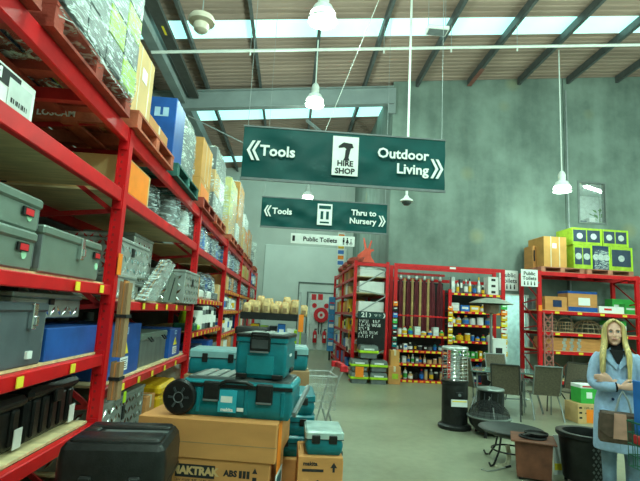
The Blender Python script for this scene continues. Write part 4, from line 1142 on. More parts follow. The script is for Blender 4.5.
# upright box on top of it
t = thing('upright_tool_box', 'tall teal tool box with black latch on the rolling chest', 'tool box', (-.125, cyf+.25, ZT+.227*1.03), math.radians(-9)); t.scale = (1.1, 1, .90)
A, Bq, H = .142, .19, .292
tbox(t, A, Bq, .0, .235).build('body', TEAL, t)
slab(MB(), A+.003, Bq+.003, .02, [(0, .238), (0, .268), (.008, .276)]).build('lid', TEAL, t)
slab(MB(), A+.006, Bq+.006, .022, [(0, .268), (0, .285), (.01, H)]).build('lid_frame', BLACK, t)
for k in range(3): onebox('lid_ridge', MATS['lid_grey'], t, -.11+.08*k, -.05+.08*k, -.15, .16, H-.002, H+.005, .003)
l = MB().box(-.062, .052, -Bq-.02, -Bq+.004, .175, .27, .008).build('latch', BLACK, t)
onebox('latch_plate', DGREY, l, -.050, .040, -Bq-.024, -Bq-.018, .198, .255); onebox('latch_grip', GREYP, l, -.056, .046, -Bq-.027, -Bq-.019, .170, .180)
slab(MB(), .075, .006, .004, [(0, .03), (0, .15)]).build('front_panel', TEALL, t).location = (0, -Bq-.001, 0)
MB().tube([(-.06, -Bq-.012, .275), (-.05, -Bq-.02, .297), (.04, -Bq-.02, .297), (.05, -Bq-.012, .275)], .008, 6).build('carry_handle', BLACK, t)
text('lettering', 'makita', .03, WHITEP, t, (A+.001, -.02, .15), (PI/2, 0, PI/2), bold=.001)
onebox('side_latch', BLACK, t, A-.004, A+.012, -.04, .06, .03, .06, .004)
for x in (-.10, .10): onebox('foot_clip', BLACK, t, x-.03, x+.03, -Bq-.012, -Bq+.01, 0, .03, .004)

# small stacked cases to the right of the cartons
ST3 = [at(p_, q_, Y=3.62) for p_, q_ in ((303, 392), (303, 413), (303, 433))]
def small_case(x, y, z, a, b, h, label, lidmat=None, rz=0.0, name='tool_case'):
    t = thing(name, label, 'tool box', (x, y, z), rz)
    tbox(t, a, b, 0, h*.66).build('body', TEAL, t)
    slab(MB(), a+.003, b+.003, .02, [(0, h*.68), (0, h*.92), (.012, h)]).build('lid', lidmat or TEAL, t)
    onebox('seam', BLACK, t, -a-.002, a+.002, -b-.002, b+.002, h*.655, h*.685)
    for u in (-.45, .45): MB().box(a*u-.025, a*u+.025, -b-.012, -b+.004, h*.5, h*.85, .004).build('latch', BLACK, t)
    onebox('side_latch', BLACK, t, a-.004, a+.012, -.04, .04, h*.45, h*.85, .004)
    return t
carton(-.08, .25, 3.45, 3.98, 0, .63, 'brown carton on the floor under the three stacked teal cases', CARD)
zz = .631; x_ = .085
for k in range(3):
    small_case(x_, 3.70, zz, .135, .21, .138, ['lowest of three stacked teal tool cases right of the cartons', 'middle of three stacked teal tool cases right of the cartons', 'topmost of three stacked teal tool cases right of the cartons'][k])
    zz += .14
a, b = at(297, 452, Y=3.3), at(338, 454, Y=3.3)
zt = at(318, 453, Y=3.1).z
t = carton(.055, .315, 3.30, 3.345+.0, 0, .01, 'x', CARD) if False else None
t = carton(a.x, b.x, 3.02, 3.36, 0, zt, 'printed brown carton at bottom under the small teal case', CARD, tape=False, face='y')
hw = (b.x-a.x)/2
onebox('orange_panel', ORANGE, t, hw+.0005, hw+.002, -.16, .10, zt-.32, zt-.02)
text('lettering', 'makita', .032, INK, t, (-hw*.45, -.172, zt-.04), bold=.001)
mb = MB().box(-hw*.8, hw*.15, -.172, -.1705, zt-.085, zt-.07).prism([(hw*.45, zt-.06), (hw*.75, zt-.06), (hw*.6, zt-.03)], 'y', -.172, -.1705).box(hw*.55, hw*.65, -.172, -.1705, zt-.085, zt-.06)
mb.prism([(-hw*.5, zt-.17), (-hw*.1, zt-.13), (hw*.4, zt-.16), (0, zt-.20)], 'y', -.172, -.1705); mb.build('print_marks', INK, t)
small_case((a.x+b.x)/2+.02, 3.19, zt+.001, .115, .15, .140, 'small teal case with clear grey lid standing on a carton', M('clear_lid', (.38, .50, .48), .25, var=.2))
# teal cases and a black crate farther back by the racking
for k, (x, y, w2, z0, lb) in enumerate(((-.62, 4.75, .26, 1.02, 'teal tool case with pale lid behind the rolling chest, left one'), (-.03, 5.0, .24, 1.06, 'teal tool case with pale lid behind the rolling chest, right one'))):
    carton(x-w2-.02, x+w2+.02, y-.28, y+.28, 0, z0, ['carton pile base under the left rear teal case', 'carton pile base under the right rear teal case'][k], CARDD)
    small_case(x, y, z0+.001, w2, .22, .22, lb, M('pale_teal_lid', (.20, .38, .40), .4))
t = thing('black_crate', 'black plastic crate behind the upright teal box', 'crate', (-.42, 5.9, 0)); 
onebox('body', BLACK, t, -.17, .17, -.2, .2, 0, 1.34, .01); slab(MB(), .19, .22, .02, [(0, 1.34), (0, 1.40), (.01, 1.42)]).build('rim', BLACK, t)
for k in range(4): onebox('rib', DGREY, t, -.15+.09*k, -.13+.09*k, -.212, -.2, .85, 1.32)

# display stand with the tan bags
DY = 6.6
pL, pR = at(242, 318, Y=DY), at(303, 320, Y=DY); zt = at(272, 313, Y=DY).z
t = thing('display_stand', 'black metal display stand carrying tan bags in the aisle', 'display stand', ((pL.x+pR.x)/2, DY, 0)); hw = (pR.x-pL.x)/2
onebox('tray', BLACKM, t, -hw, hw, -.28, .30, zt-.085, zt-.03, .006)
MB().box(-hw, hw, -.285, -.275, zt-.09, zt).box(-hw, -hw+.01, -.28, .3, zt-.09, zt).box(hw-.01, hw, -.28, .3, zt-.09, zt).build('tray_rim', BLACKM, t)
for z in (.25, .75, 1.15): onebox('shelf', BLACKM, t, -hw, hw, -.26, .29, z, z+.03)
for (x, y) in ((-hw+.02, .27), (hw-.02, .27)): MB().box(x-.018, x+.018, y-.018, y+.018, 0, zt+.02).build('post', GREY, t)
for x in (hw-.06, hw+.06): MB().box(x-.016, x+.016, -.31, -.285, 0, at(297, 292, Y=DY-.3).z).build('post', GREY, t)
onebox('orange_ticket', ORANGE, t, hw-.065, hw-.0, -.318, -.312, zt-.22, zt+.0)
onebox('sign_plate', GREYP, t, hw-.02, hw+.05, -.31, -.30, zt-.42, zt-.24)
stand = t; sx = (pL.x+pR.x)/2
def sack(x, y, z, a, b, h, label, seed):
    r = random.Random(seed); ph = r.random()*6; rings = []
    for j, (s, v) in enumerate(((.75, 0), (1, .12), (1.04, .45), (.96, .75), (.7, .94), (.3, 1.0))):
        rings.append([(a*s*math.copysign(abs(math.cos(q))**.6, math.cos(q))*(1+.08*math.sin(i*2.1+j+ph)), b*s*math.copysign(abs(math.sin(q))**.6, math.sin(q)), h*v*(1+.04*math.sin(i*1.3+ph))) for i, q in ((i, 2*PI*i/18) for i in range(18))])
    t = thing('tan_bag', label, 'bag', (x, y, z))
    MB().loft(rings).build('bag', TAN, t, 60)
    MB().box(-a*.7, a*.7, -.012, .012, h*.93, h*1.03, .006).build('folded_top', CARD2, t)
    onebox('printed_patch', CARDD, t, -a*.45, a*.45, -b*1.05, -b*1.0, h*.25, h*.55)
    return t
for i in range(7):
    sack(sx-hw+.07+.125*i if hw > .4 else sx-hw+.06+(2*hw-.12)*i/6, DY-.12+.03*(i % 2), zt-.029, .058, .10, .15+.03*((i*7) % 3), f'tan printed bag, {ORD[i]} from the left in front row on display stand', i)
for i in range(6):
    sack(sx-hw+.11+(2*hw-.22)*i/5, DY+.14, zt-.029, .064, .11, .19+.03*((i*5) % 3), f'tan printed bag, {ORD[i]} from the left in back row on display stand', i+20)
k = 0
for x, mt, h in ((-.34, WHITEP, .22), (-.22, YELLP, .26), (-.10, LIME, .24), (.02, BLACK, .24), (.13, BLUEP, .27), (.25, WHITEP, .22), (.34, LIME, .2)):
    carton(sx+x-.05, sx+x+.05, DY-.2, DY+.1, 1.181, 1.181+h, f'{COLW[mt]} packet, {ORD[k]} from the left on shelf below the tan bags', mt, tape=False, name='packet', cat='packet', face='y', sticker=(WHITEP if mt is not WHITEP else REDP, .2, .45, .6, .3)); k += 1
k = 0
for x, mt, h in ((-.3, REDP, .3), (-.12, WHITEP, .28), (.06, NAVY, .32), (.26, REDP, .30)):
    carton(sx+x-.08, sx+x+.08, DY-.2, DY+.1, .781, .781+h, f'{COLW[mt]} carton, {ORD[k]} from the left on lower shelf of display stand', mt, tape=False, face='y', sticker=(WHITEP, .2, .45, .6, .3)); k += 1

# ------------------------------------------------------------------ wire shopping trolley
def trolley(x, y, rz, label, wire, handle, side=None, z_handle=1.0):
    t = thing('shopping_trolley', label, 'trolley', (x, y, 0), rz)
    # basket runs along +x (front) from the handle at x=0
    L, W, zb, zt = .80, .27, .52, .90
    def pt(u, v, s):       # u along, v 0 bottom 1 top, s side
        return Vector((.06+u*(L-.02*v), s*(W*(1-.18*u))*(.86+.14*v), zb+(zt-zb)*v+.05*u*(1-v)))
    mb = MB()
    for s in (-1, 1):
        for v in (0, .25, .5, .75, 1): mb.tube([pt(0, v, s), pt(1, v, s)], .004 if v < 1 else .008, 5)
        for i in range(15): mb.tube([pt(i/14, 0, s), pt(i/14, 1, s)], .003, 5)
    for u in (0, 1):
        for v in (0, .25, .5, .75, 1): mb.tube([pt(u, v, -1), pt(u, v, 1)], .004 if v < 1 else .008, 5)
        for i in range(1, 8): mb.tube([pt(u, 0, -1).lerp(pt(u, 0, 1), i/8), pt(u, 1, -1).lerp(pt(u, 1, 1), i/8)], .003, 5)
    for i in range(1, 12): mb.tube([pt(i/12, 0, -1), pt(i/12, 0, 1)], .003, 5)
    mb.build('basket', wire, t)
    fr = MB()
    for s in (-1, 1):
        fr.tube([(-.02, s*W, z_handle), (.04, s*W, .88), (.14, s*W*.95, .50), (.22, s*W*.95, .20), (.80, s*W*.75, .16)], .013, 8)
        fr.tube([(.14, s*W*.95, .50), (.02, s*W*.98, .14)], .012, 8)
        fr.tube([(.02, s*W*.98, .14), (.24, s*W*.95, .155)], .012, 8)
    fr.tube([(.80, -W*.75, .16), (.80, W*.75, .16)], .012, 8).tube([(.22, -W*.95, .20), (.22, W*.95, .20)], .012, 8)
    fr.build('frame', STEEL, t)
    MB().tube([(-.03, -W-.02, z_handle+.005), (-.03, W+.02, z_handle+.005)], .019, 10).build('handle', handle, t)
    MB().box(-.055, -.005, -W*.6, W*.6, z_handle-.03, z_handle+.035, .008).build('handle_plate', handle, t)
    for s in (-1, 1): MB().box(-.06, .03, s*W-.02, s*W+.02, z_handle-.045, z_handle+.03, .01).build('handle_bracket', handle, t)
    for (cx, cy) in ((.03, W*.95), (.03, -W*.95), (.78, W*.72), (.78, -W*.72)):
        c = MB().box(cx-.02, cx+.02, cy-.018, cy+.018, .08, .16).build('caster_fork', GREY, t)
        MB().cyl((cx-.02, cy-.013, .055), (cx-.02, cy+.013, .055), .055, 16).build('wheel', DGREY, c)
    if side:
        MB().box(.10, .13, -W*.8, W*.8, .60, .93, .008).build('child_seat', side, t)
    return t
p = at(338, 367, Y=6.0)
trolley(p.x, 6.0, PI+.10, 'wire shopping trolley with red handle behind the teal cases', STEEL, REDP)

# ================================================================== rack with aisle number 21
def small_upright(h, w_=.08, d=.06, mat=RED):
    return MB().box(-w_/2, w_/2, 0, d, 0, h).box(-w_/2-.03, w_/2+.03, -.02, d+.03, 0, .012).mesh('upright', mat)
R21X0, R21X1, R21Y = 1.66, 2.50, 12.35
r21 = thing('end_rack', 'red rack of aisle 21 with end frame facing the camera', 'racking', (0, 0, 0))
U3 = small_upright(3.03)
for y in (R21Y, R21Y+2.8, R21Y+5.6):
    for x in (R21X0, R21X1): put('upright', U3, r21, (x, y, 0))
    mb = MB()
    for i in range(4):
        z = .25+i*.68; mb.bar((R21X0, y+.03, z), (R21X1, y+.03, z+.55), .015, .03).bar((R21X1, y+.03, z+.55), (R21X0, y+.03, z+.68), .015, .03)
    mb.build('brace', GREY, r21)
    onebox('end_beam', RED, r21, R21X0+.04, R21X1-.04, y+.0, y+.05, 2.90, 2.985)
L21 = [.12, .62, 1.12, 1.62, 2.12, 2.55]
for (ya, yb) in ((R21Y+.06, R21Y+2.8), (R21Y+2.86, R21Y+5.6)):
    for z in L21:
        for x in (R21X0-.03, R21X1-.02): onebox('beam', RED, r21, x, x+.05, ya, yb, z, z+.07)
        onebox('shelf_board', PLY, r21, R21X0+.02, R21X1-.02, ya, yb, z+.07, z+.084)
    for x in (R21X0-.03, R21X1-.02): onebox('beam', RED, r21, x, x+.05, ya, yb, 2.90, 2.98)
# stock in it: long white packs seen through the end, cartons and yellow packs along the aisle
n = 0
for k, z in enumerate(L21):
    zz = z+.085
    items = {5: ((WHITEP, .09), (WHITEP, .09), (STEEL, .08)), 4: ((WHITEP, .30),), 3: ((WHITEP, .28), ), 2: ((CARD3, .3),), 1: ((CARD, .3),), 0: ((CARD, .3),)}[k]
    h0 = zz
    for (m_, h) in items:
        n += 1
        carton(R21X0+.12, R21X1-.06, R21Y+.10, R21Y+1.2, h0, h0+h, f'{"silver" if m_ is STEEL else COLW[m_]} long pack on {["lowest", "second", "third", "fourth", "fifth", "top"][k]} shelf inside aisle 21 end frame' + (', ' + ORD[items.index((m_, h))] + ' layer' if len(items) > 1 and m_ is STEEL else '') if not (k == 5 and m_ is WHITEP and h0 > zz) else 'white long pack lying on another on top shelf of aisle 21', m_, tape=False, name='long_pack', cat='pack', face='y')
        h0 += h+.002
def packs21():
    pal = {5: [CARD, CARDD, CARD, CARD3], 4: [CARD3, WHITEP, CARD, CARDD], 3: [YELLP, CARD, YELLP, WHITEP], 2: [YELLP, WHITEP, YELLP, CARD], 1: [WHITEP, BLUEP, GREYP, WHITEP], 0: [BLUEP, REDP, BLUEP, GREYP]}
    for k, z in enumerate(L21):
        for q in range(6):
            y = R21Y+1.35+q*.70
            y = R21Y+1.47+q*.5 if q < 3 else R21Y+3.15+(q-3)*.6
            m_ = pal[k][q % 4]; h = .22+.16*((q*3+k) % 4)/3
            carton(R21X0+.005, R21X0+.45, y-.22, y+.22, z+.085, z+.085+min(h, .36), f'{COLW[m_]} pack, {ORD[q]} going back on {["lowest", "second", "third", "fourth", "fifth", "top"][k]} shelf of aisle 21', m_, tape=False, name='stock_pack', cat='pack')
packs21()
# things hanging on the aisle side of it
for k, (px, py, m_, w_, h_) in enumerate(((348, 310, YELLP, .22, .17), (350, 322, YELLP, .22, .17), (347, 335, YELLP, .24, .2), (344, 323, LIME, .2, .2), (346, 348, WHITEP, .26, .2))):
    p = at(px, py, X=R21X0-.1)
    t = thing('hanging_pack', f'{COLW[m_]} blister pack hanging on the side of aisle 21, {ORD[k]} of five', 'pack', (R21X0-.045, p.y, p.z))
    onebox('pack_card', m_, t, -.02, -.005, -w_/2, w_/2, -h_/2, h_/2, .004); onebox('pack_content', BLACK, t, -.05, -.02, -w_/3, w_/3, -h_/3, h_/4, .01)
    MB().tube([(-.012, 0, h_/2), (-.012, 0, h_/2+.05), (.02, 0, h_/2+.05)], .004, 5).build('hook', STEEL, t)
# blue cans and coloured strip at the rear end of the rack
for k, (px, py, h_) in enumerate(((337, 300, .62), (337, 322, .62), (337, 345, .62))):
    p = Vector((1.505, 17.2, 1.90-.63*k))
    t = thing('blue_pack', ['upper', 'middle', 'lower'][k]+' blue pack on the far side of aisle 21', 'pack', (p.x, 17.2, p.z-h_/2))
    onebox('body', M('sky_blue_plastic', (.06, .30, .62), .45), t, -.11, .11, -.1, .1, 0, h_, .01); onebox('print', WHITEP, t, -.08, .08, -.103, -.1, h_*.3, h_*.5); onebox('print', REDP, t, -.08, .08, -.103, -.1, h_*.62, h_*.7)
    onebox('stand_leg', GREYP, t, -.03, .03, .1, .13, -(p.z-h_/2), h_*.9)
p = at(341, 250, Y=17.6)
t = thing('poster_strip', 'tall strip of coloured posters hanging behind aisle 21', 'poster', (p.x, 17.6, p.z-.6))
onebox('board', WHITEP, t, -.13, .13, 0, .01, 0, 1.3)
for k, m_ in enumerate((BLUEP, ORANGE, BLUEP, YELLP, BLUEP, ORANGE)): onebox('picture', m_, t, -.11, .11, -.003, 0, .05+.2*k, .19+.2*k)
for x in (-.1, .1): MB().cyl((x, .005, 1.3), (x, .005, 1.3+4.2), .004, 5).build('hanging_wire', GREY, t)
# brown bundles on top
for k, (px, Y) in enumerate(((351, 13.4), (347, 14.6), (343, 15.9))):
    t = thing('wrapped_bundle', f'brown wrapped bundle on top of aisle 21 rack, {ORD[k]} going back', 'bundle', (R21X0+.2, Y, 2.985))
    MB().lathe([(.12, 0), (.30, .03), (.33, .12), (.25, .22), (.08, .26), (.001, .26)], 14, sx=1.0).build('bundle', TIMBERR, t); MB().tube([(.3*math.cos(q), .3*math.sin(q), .14) for q in [i*PI/6 for i in range(12)]], .012, 5, True).build('strap', MATTE, t)
    onebox('rest_board', PLY, t, -.3, .4, -.25, .25, -.004, .0)
# red deer silhouette: head of a deer cut from sheet, standing on the rack
p = at(363, 262, Y=R21Y+.1)
t = thing('deer_cutout', 'red deer head cutout standing on the aisle 21 rack', 'ornament', (p.x+.06, R21Y+.08, 2.985))
out = [(-.10, .0), (.25, .0), (.22, .07), (.16, .14), (.13, .24), (.15, .30), (.22, .33), (.20, .38), (.11, .36), (.13, .48), (.16, .58), (.13, .61), (.09, .50), (.06, .38), (.02, .39), (-.01, .52), (-.05, .66), (-.08, .66), (-.06, .50), (-.03, .37), (-.06, .33), (-.13, .27), (-.21, .20), (-.22, .15), (-.17, .12), (-.09, .14), (-.02, .14), (-.05, .07)]
mb = MB()
import mathutils.geometry as mg
tri = mg.tessellate_polygon([[Vector((x, 0, z)) for x, z in out]])
n_ = len(out)
mb.add([(x, y, z) for y in (-.006, .006) for x, z in out], [tuple(t_) for t_ in tri]+[tuple(i+n_ for i in t_)[::-1] for t_ in tri]+[(i, (i+1) % n_, n_+(i+1) % n_, n_+i) for i in range(n_)])
mb.build('cutout', M('deer_red', (.72, .09, .05), .5), t, 20); onebox('foot', BLACKM, t, -.1, .2, -.05, .05, -.002, .012)
# chalkboard sign 21
pa, pb = at(358, 311, Y=R21Y-.03), at(384.5, 350, Y=R21Y-.03)
t = thing('aisle_sign', 'black aisle 21 sign with white handwriting on the end frame', 'sign', ((pa.x+pb.x)/2, R21Y-.03, pb.z)); hw, hh = (pb.x-pa.x)/2, pa.z-pb.z
onebox('board', MATTE, t, -hw, hw, -.012, 0, 0, hh, .003)
s_ = onebox('header', M('sign_header', (.012, .05, .05), .5), t, -hw+.01, hw-.01, -.016, -.012, hh*.82, hh*.99)
text('lettering', '21', .17, WHITEP, s_, (-hw*.52, -.018, hh*.905), bold=.006); scribble('small_print', s_, hw*.15, hw*.72, -.0175, hh*.905, .055, 2, WHITEP)
for x, sc in ((-hw*.12, .05), (hw*.9, .06)): MB().prism([(x-sc*.5, hh*.905-sc), (x, hh*.905-sc), (x+sc*.5, hh*.905), (x, hh*.905+sc), (x-sc*.5, hh*.905+sc), (x, hh*.905)], 'y', -.018, -.016).build('arrow', WHITEP, s_)
for i, ln in enumerate((.85, .9, .45, .8, .6)): scribble('handwriting', t, -hw*.9, -hw*.9+1.8*hw*ln, -.0135, hh*(.74-.10*i), .075, 10+i, WHITEP)
# storage tubs with lime bands
def tub(x, y, z, label, a=.165, b=.22, h=.27):
    t = thing('storage_tub', label, 'storage tub', (x, y, z))
    mb = MB(); mb.loft([[(px*s, py*s, zz) for px, py in rrect(a, b, .03)] for s, zz in ((.86, 0), (.90, h*.3), (1.0, h*.62))]); mb.build('base', GREYP, t)
    slab(MB(), a+.012, b+.012, .035, [(.004, h*.40), (0, h*.43), (0, h*.56), (.004, h*.60)]).build('lime_band', LIME, t)
    slab(MB(), a+.006, b+.006, .035, [(0, h*.60), (.0, h*.66), (.02, h*.92), (.05, h)]).build('lid', M('tub_lid', (.13, .16, .15), .3), t)
    MB().tube([(-.09, -b*.2, h), (-.08, -b*.2, h+.015), (.08, -b*.2, h+.015), (.09, -b*.2, h)], .008, 6).build('handle', BLACK, t)
    MB().box(-a*.55, a*.55, -b-.016, -b-.004, h*.62, h*.75, .004).build('label', WHITEP, t)
    return t
ty = 12.02
pA, pB, pC = at(358, 380, Y=ty), at(377, 381, Y=ty), at(367.5, 355, Y=ty)
tub(pA.x, ty, 0, 'lime banded storage tub, bottom left of the pile below sign 21', h=.272, a=.21)
tub(pB.x, ty, 0, 'lime banded storage tub, bottom right of the pile below sign 21', h=.272, a=.21)
tub(pA.x, ty, .295, 'lime banded storage tub, middle left of the pile below sign 21', h=.272, a=.21)
tub(pB.x, ty, .295, 'lime banded storage tub, middle right of the pile below sign 21', h=.272, a=.21)
tub(pC.x, ty, .60, 'lime banded storage tub on top of the pile below sign 21', h=.31, a=.23)
p = at(359.5, 371.5, Y=ty-.25); tag(onebox('price_card', ORANGE, None, p.x-.10, p.x+.10, ty-.252, ty-.242, p.z-.13, p.z+.11), 'orange price card on front of the lime banded tubs', 'ticket')
pa = at(387, 382, Y=12.1); carton(pa.x, pa.x+.30, 11.95, 12.3, 0, .42, 'small brown carton on floor beside the lime banded tubs', CARD, face='y', sticker=(LIMEB, .3, .3, .5, .3))
pa = at(390, 352, Y=12.3); carton(pa.x-.03, pa.x+.19, 12.06, 12.3, .421, .80, 'narrow brown carton standing on the small carton by tubs', CARD2, face='y')

# ================================================================== goods rack against the concrete wall
WX0_, WXM, WX1_, WY = 2.70, 4.18, 5.64, 12.4
WD = .62
wr = thing('goods_rack', 'red goods rack against the concrete wall left of white door', 'racking', (0, 0, 0))
UW = small_upright(3.02, .09, .06)
for x in (WX0_+.03, WX1_-.03):
    for y in (WY, WY+WD-.06): put('upright', UW, wr, (x, y, 0))
UM = small_upright(2.42, .08, .05)
for y in (WY, WY+WD-.05): put('upright', UM, wr, (WXM, y, 0))
for y in (WY, WY+WD-.06): onebox('top_beam', RED, wr, WX0_+.08, WX1_-.08, y+.005, y+.05, 2.93, 3.02)
onebox('header_plate', WHITEP, wr, WXM-.02, WXM+.14, WY-.004, WY+.004, 2.95, 3.0)
onebox('back_beam', RED, wr, WX0_+.08, WX1_-.08, WY+WD-.05, WY+WD-.01, 2.62, 2.70)
LVL = [.06, .47, .80, 1.19]; LVR = [.06, .40, .66, 1.10, 1.52, 1.86, 2.33]
def wshelf(x0, x1, z, n, nm='shelf'):
    s_ = onebox(nm, REDD, wr, x0, x1, WY+.02, WY+WD-.07, z-.02, z)
    onebox('shelf_lip', RED, s_, x0, x1, WY-.01, WY+.02, z-.055, z+.005)
    for i in range(n):
        x = x0+(x1-x0)*(i+.5)/n; onebox('price_ticket', YELL if (i*7+int(z*10)) % 4 else ORANGE, s_, x-.045, x+.045, WY-.016, WY-.011, z-.048, z-.004)
for z in LVL: wshelf(WX0_+.09, WXM-.05, z, 9)
for z in LVR: wshelf(WXM+.05, WX1_-.09, z, 7)
onebox('back_panel', M('rack_back', (.035, .04, .04), .8), wr, WX0_+.05, WX1_-.05, WY+WD-.012, WY+WD, 0, 1.25)
onebox('back_panel', MATS['rack_back'], wr, WX0_+.05, WXM, WY+WD-.012, WY+WD, 1.25, 2.6)
onebox('back_panel', MATS['rack_back'], wr, WXM, WX1_-.05, WY+WD-.012, WY+WD, 1.25, 2.42)
# closed umbrellas hanging in the left part
MAROON = M('maroon_cloth', (.13, .016, .024), .75, var=.4, scale=10, stretch=(8, 8, .4))
onebox('hanging_rail', REDD, wr, WX0_+.08, WXM-.05, WY+.31, WY+.35, 2.76, 2.82)
onebox('stay_rail', RED, wr, WX0_+.08, WXM-.05, WY-.005, WY+.015, 1.66, 1.69)
for k in range(6):
    x = WX0_+.24+k*.215; r = random.Random(k)
    t = thing('closed_umbrella', f'maroon closed umbrella, {ORD[k]} from the left in wall rack', 'umbrella', (x, WY+.36, 1.24))
    rings = []
    for j, (s, z) in enumerate(((.5, 0), (.9, .1), (1, .5), (.95, .95), (.8, 1.25), (.42, 1.36), (.5, 1.40))):
        rings.append([(.085*s*(1+.16*math.cos(6*q+k))*math.cos(q), .085*s*(1+.16*math.cos(6*q+k))*math.sin(q), z) for q in [2*PI*i/24 for i in range(24)]])
    MB().loft(rings).build('canopy', MAROON, t, 50)
    if k < 4: MB().box(.062, .122, -.08, -.05, .02, 1.42).build('timber_strip', M('tan_timber', (.42, .27, .10), .6, var=.2), t)
    MB().lathe([(.03, 1.38), (.05, 1.42), (.045, 1.50), (.02, 1.54)], 10).build('cap', STEEL, t)
    MB().tube([(0, 0, 1.53), (0, 0, 1.56), (0, -.03, 1.585)], .007, 5).build('hook', STEEL, t)
    MB().lathe([(.085, .42), (.092, .43), (.092, .46), (.085, .47)], 12).build('tie_band', REDP, t)
# coloured strips of small hanging goods down the uprights
def strip(x, z0, z1, mats, label, w_=.12):
    t = thing('clip_strip', label, 'hanging goods', (x, WY-.03, z0)); n = len(mats); h = (z1-z0)/n
    onebox('strip', BLACK, t, -.012, .012, .012, .018, 0, z1-z0)
    for i, m_ in enumerate(mats):
        o = onebox('pack', m_, t, -w_/2, w_/2, -.02, .01, i*h+.01, (i+1)*h-.02, .006); onebox('pack_label', WHITEP if m_ not in (WHITEP, BOTTLEW) else REDP, o, -w_/3, w_/3, -.022, -.02, i*h+h*.55, i*h+h*.75)
strip(WX0_+.03, .55, 2.05, [GREEND, BLACK, TEAL, GREEND, BLACK, TEAL, GREENB, BLUEP, BLACK, ORANGE], 'strip of small green and black packs on left upright of wall rack')
strip(WXM, 1.0, 2.0, [YELLP, YELL, YELLP, WHITEP, YELL, YELLP, ORANGE], 'strip of yellow packs on middle upright of wall rack')
strip(WX1_-.03, .75, 2.1, [YELLP, WHITEP, YELLP, YELLP, WHITEP, YELL, YELLP, ORANGE, GREENB], 'strip of yellow and white packs on right upright of wall rack', .16)
# rows of small goods
def row(x0, x1, z, seed, side, shelf, pal, hmin, hmax, wmin=.06, wmax=.13, kinds='bxbj', y=None):
    r = random.Random(seed); x = x0+.02; n = 0
    while n < 20:
        w_ = r.uniform(wmin, wmax)
        if x+w_ > x1-.01: break
        m_ = pal[r.randrange(len(pal))]; h = r.uniform(hmin, hmax); kd = kinds[r.randrange(len(kinds))]; yy = (y or WY+.12)+r.uniform(0, .05)
        lab = lambda nm: f'{COLW[m_]} {nm}, {ORD[n]} from the left on {shelf} shelf, {side} of wall rack'
        if kd == 'x': carton(x, x+w_, yy, yy+.16, z, z+h, lab('packet'), m_, tape=False, name='packet', cat='packet', face='y', sticker=(WHITEP if m_ not in (WHITEP,) else BLUEP, .15, .4, .7, .35), bev=.002)
        elif kd == 'b': bottle(x+w_/2, yy+.05, z, w_/2, h, lab('bottle'), m_, (BLACK, REDP, YELLP, WHITE)[n % 4], band=(WHITEP, YELLP, BLUEP)[n % 3] if m_ not in (WHITEP, WHITE) else GREENB, n=10)
        else: jar(x+w_/2, yy+.05, z, w_/2, h*.8, lab('tin'), m_, (STEEL, BLACK, WHITE)[n % 3], 'tin', 'tin')
        x += w_+r.uniform(.012, .05); n += 1
xl0, xl1, xr0, xr1 = WX0_+.1, WXM-.06, WXM+.06, WX1_-.1
row(xl0, xl1, LVL[0], 1, 'left side', 'lowest', [WHITEP, GREYP, CARD3, NAVY, BOTTLEW, BLACK], .18, .34)
row(xl0, xl1, LVL[1], 2, 'left side', 'second', [WHITEP, CARD, BOTTLEW, CARD3, GREYP], .14, .24)
row(xl0, xl1, LVL[2], 3, 'left side', 'third', [BLACK, TEAL, GREYP, DGREY, WHITEP], .10, .22)
row(xl0, xl1, LVL[3], 4, 'left side', 'top', [WHITEP, GREENB, BOTTLEW, CARD3, GREYP, NAVY], .12, .24, .10, .16, y=WY+.02)
row(xr0, xr1, LVR[0], 5, 'right side', 'lowest', [WHITEP, NAVY, GREYP, REDP], .16, .28)
row(xr0, xr1, LVR[1], 6, 'right side', 'second', [WHITEP, GREENB, BLUEP, BLACK], .12, .19)
row(xr0, xr1, LVR[2], 7, 'right side', 'third', [GREENB, GREENB, WHITEP, YELLP], .16, .26)
row(xr0, xr1, LVR[3], 8, 'right side', 'fourth', [LIMEB, YELLP, BLUEP, WHITEP, BOTTLEW], .14, .26, .1, .2)
row(xr0, xr1, LVR[4], 9, 'right side', 'fifth', [BOTTLEW, WHITEP, YELLP, GREYP, BOTTLEW], .22, .34, .1, .18, 'bbxj')
row(xr0, xr1, LVR[5], 10, 'right side', 'sixth', [LIMEB, BLUEP, YELLP, BOTTLEW], .16, .28, .14, .26, 'xxb')
row(xr0, xr1-.3, LVR[6], 11, 'right side', 'top', [STEEL, GREYP, BLACK, LIME, STEEL, DGREY], .24, .46, .07, .12, 'bbbx')
for k in range(3): carton(xr1-.30, xr1-.02, WY+.1, WY+.4, LVR[6]+k*.161, LVR[6]+k*.161+.16, ['lowest', 'middle', 'upper'][k]+' white box stacked at right end of the top shelf', WHITEP, tape=False, name='white_box', cat='box', face='y', sticker=(INK, .3, .3, .4, .4))
# public toilets board on the wall beside the door, and another on the right rack
def toilets_sign(x, y, z, w_, h_, label):
    t = thing('toilet_sign', label, 'sign', (x, y, z))
    onebox('board', WHITEP, t, -w_/2, w_/2, -.01, 0, 0, h_, .003)
    text('lettering', 'Public', h_*.30, INK, t, (0, -.012, h_*.76), bold=.003); text('lettering', 'Toilets', h_*.30, INK, t, (0, -.012, h_*.48), bold=.003)
    for i in range(4):
        xx = (-.3+.2*i)*w_; mb = MB().cyl((xx, -.012, h_*.27), (xx, -.0105, h_*.27), h_*.035, 8).box(xx-w_*.035, xx+w_*.035, -.012, -.0105, h_*.08, h_*.23); mb.build('pictogram', INK, t)
    return t
pa, pb = at(503, 270, Y=YC-.03), at(516, 291, Y=YC-.03)
toilets_sign((pa.x+pb.x)/2-.02, YC-.012, pb.z, .56, pa.z-pb.z, 'white toilets sign half hidden behind the wall rack upright')
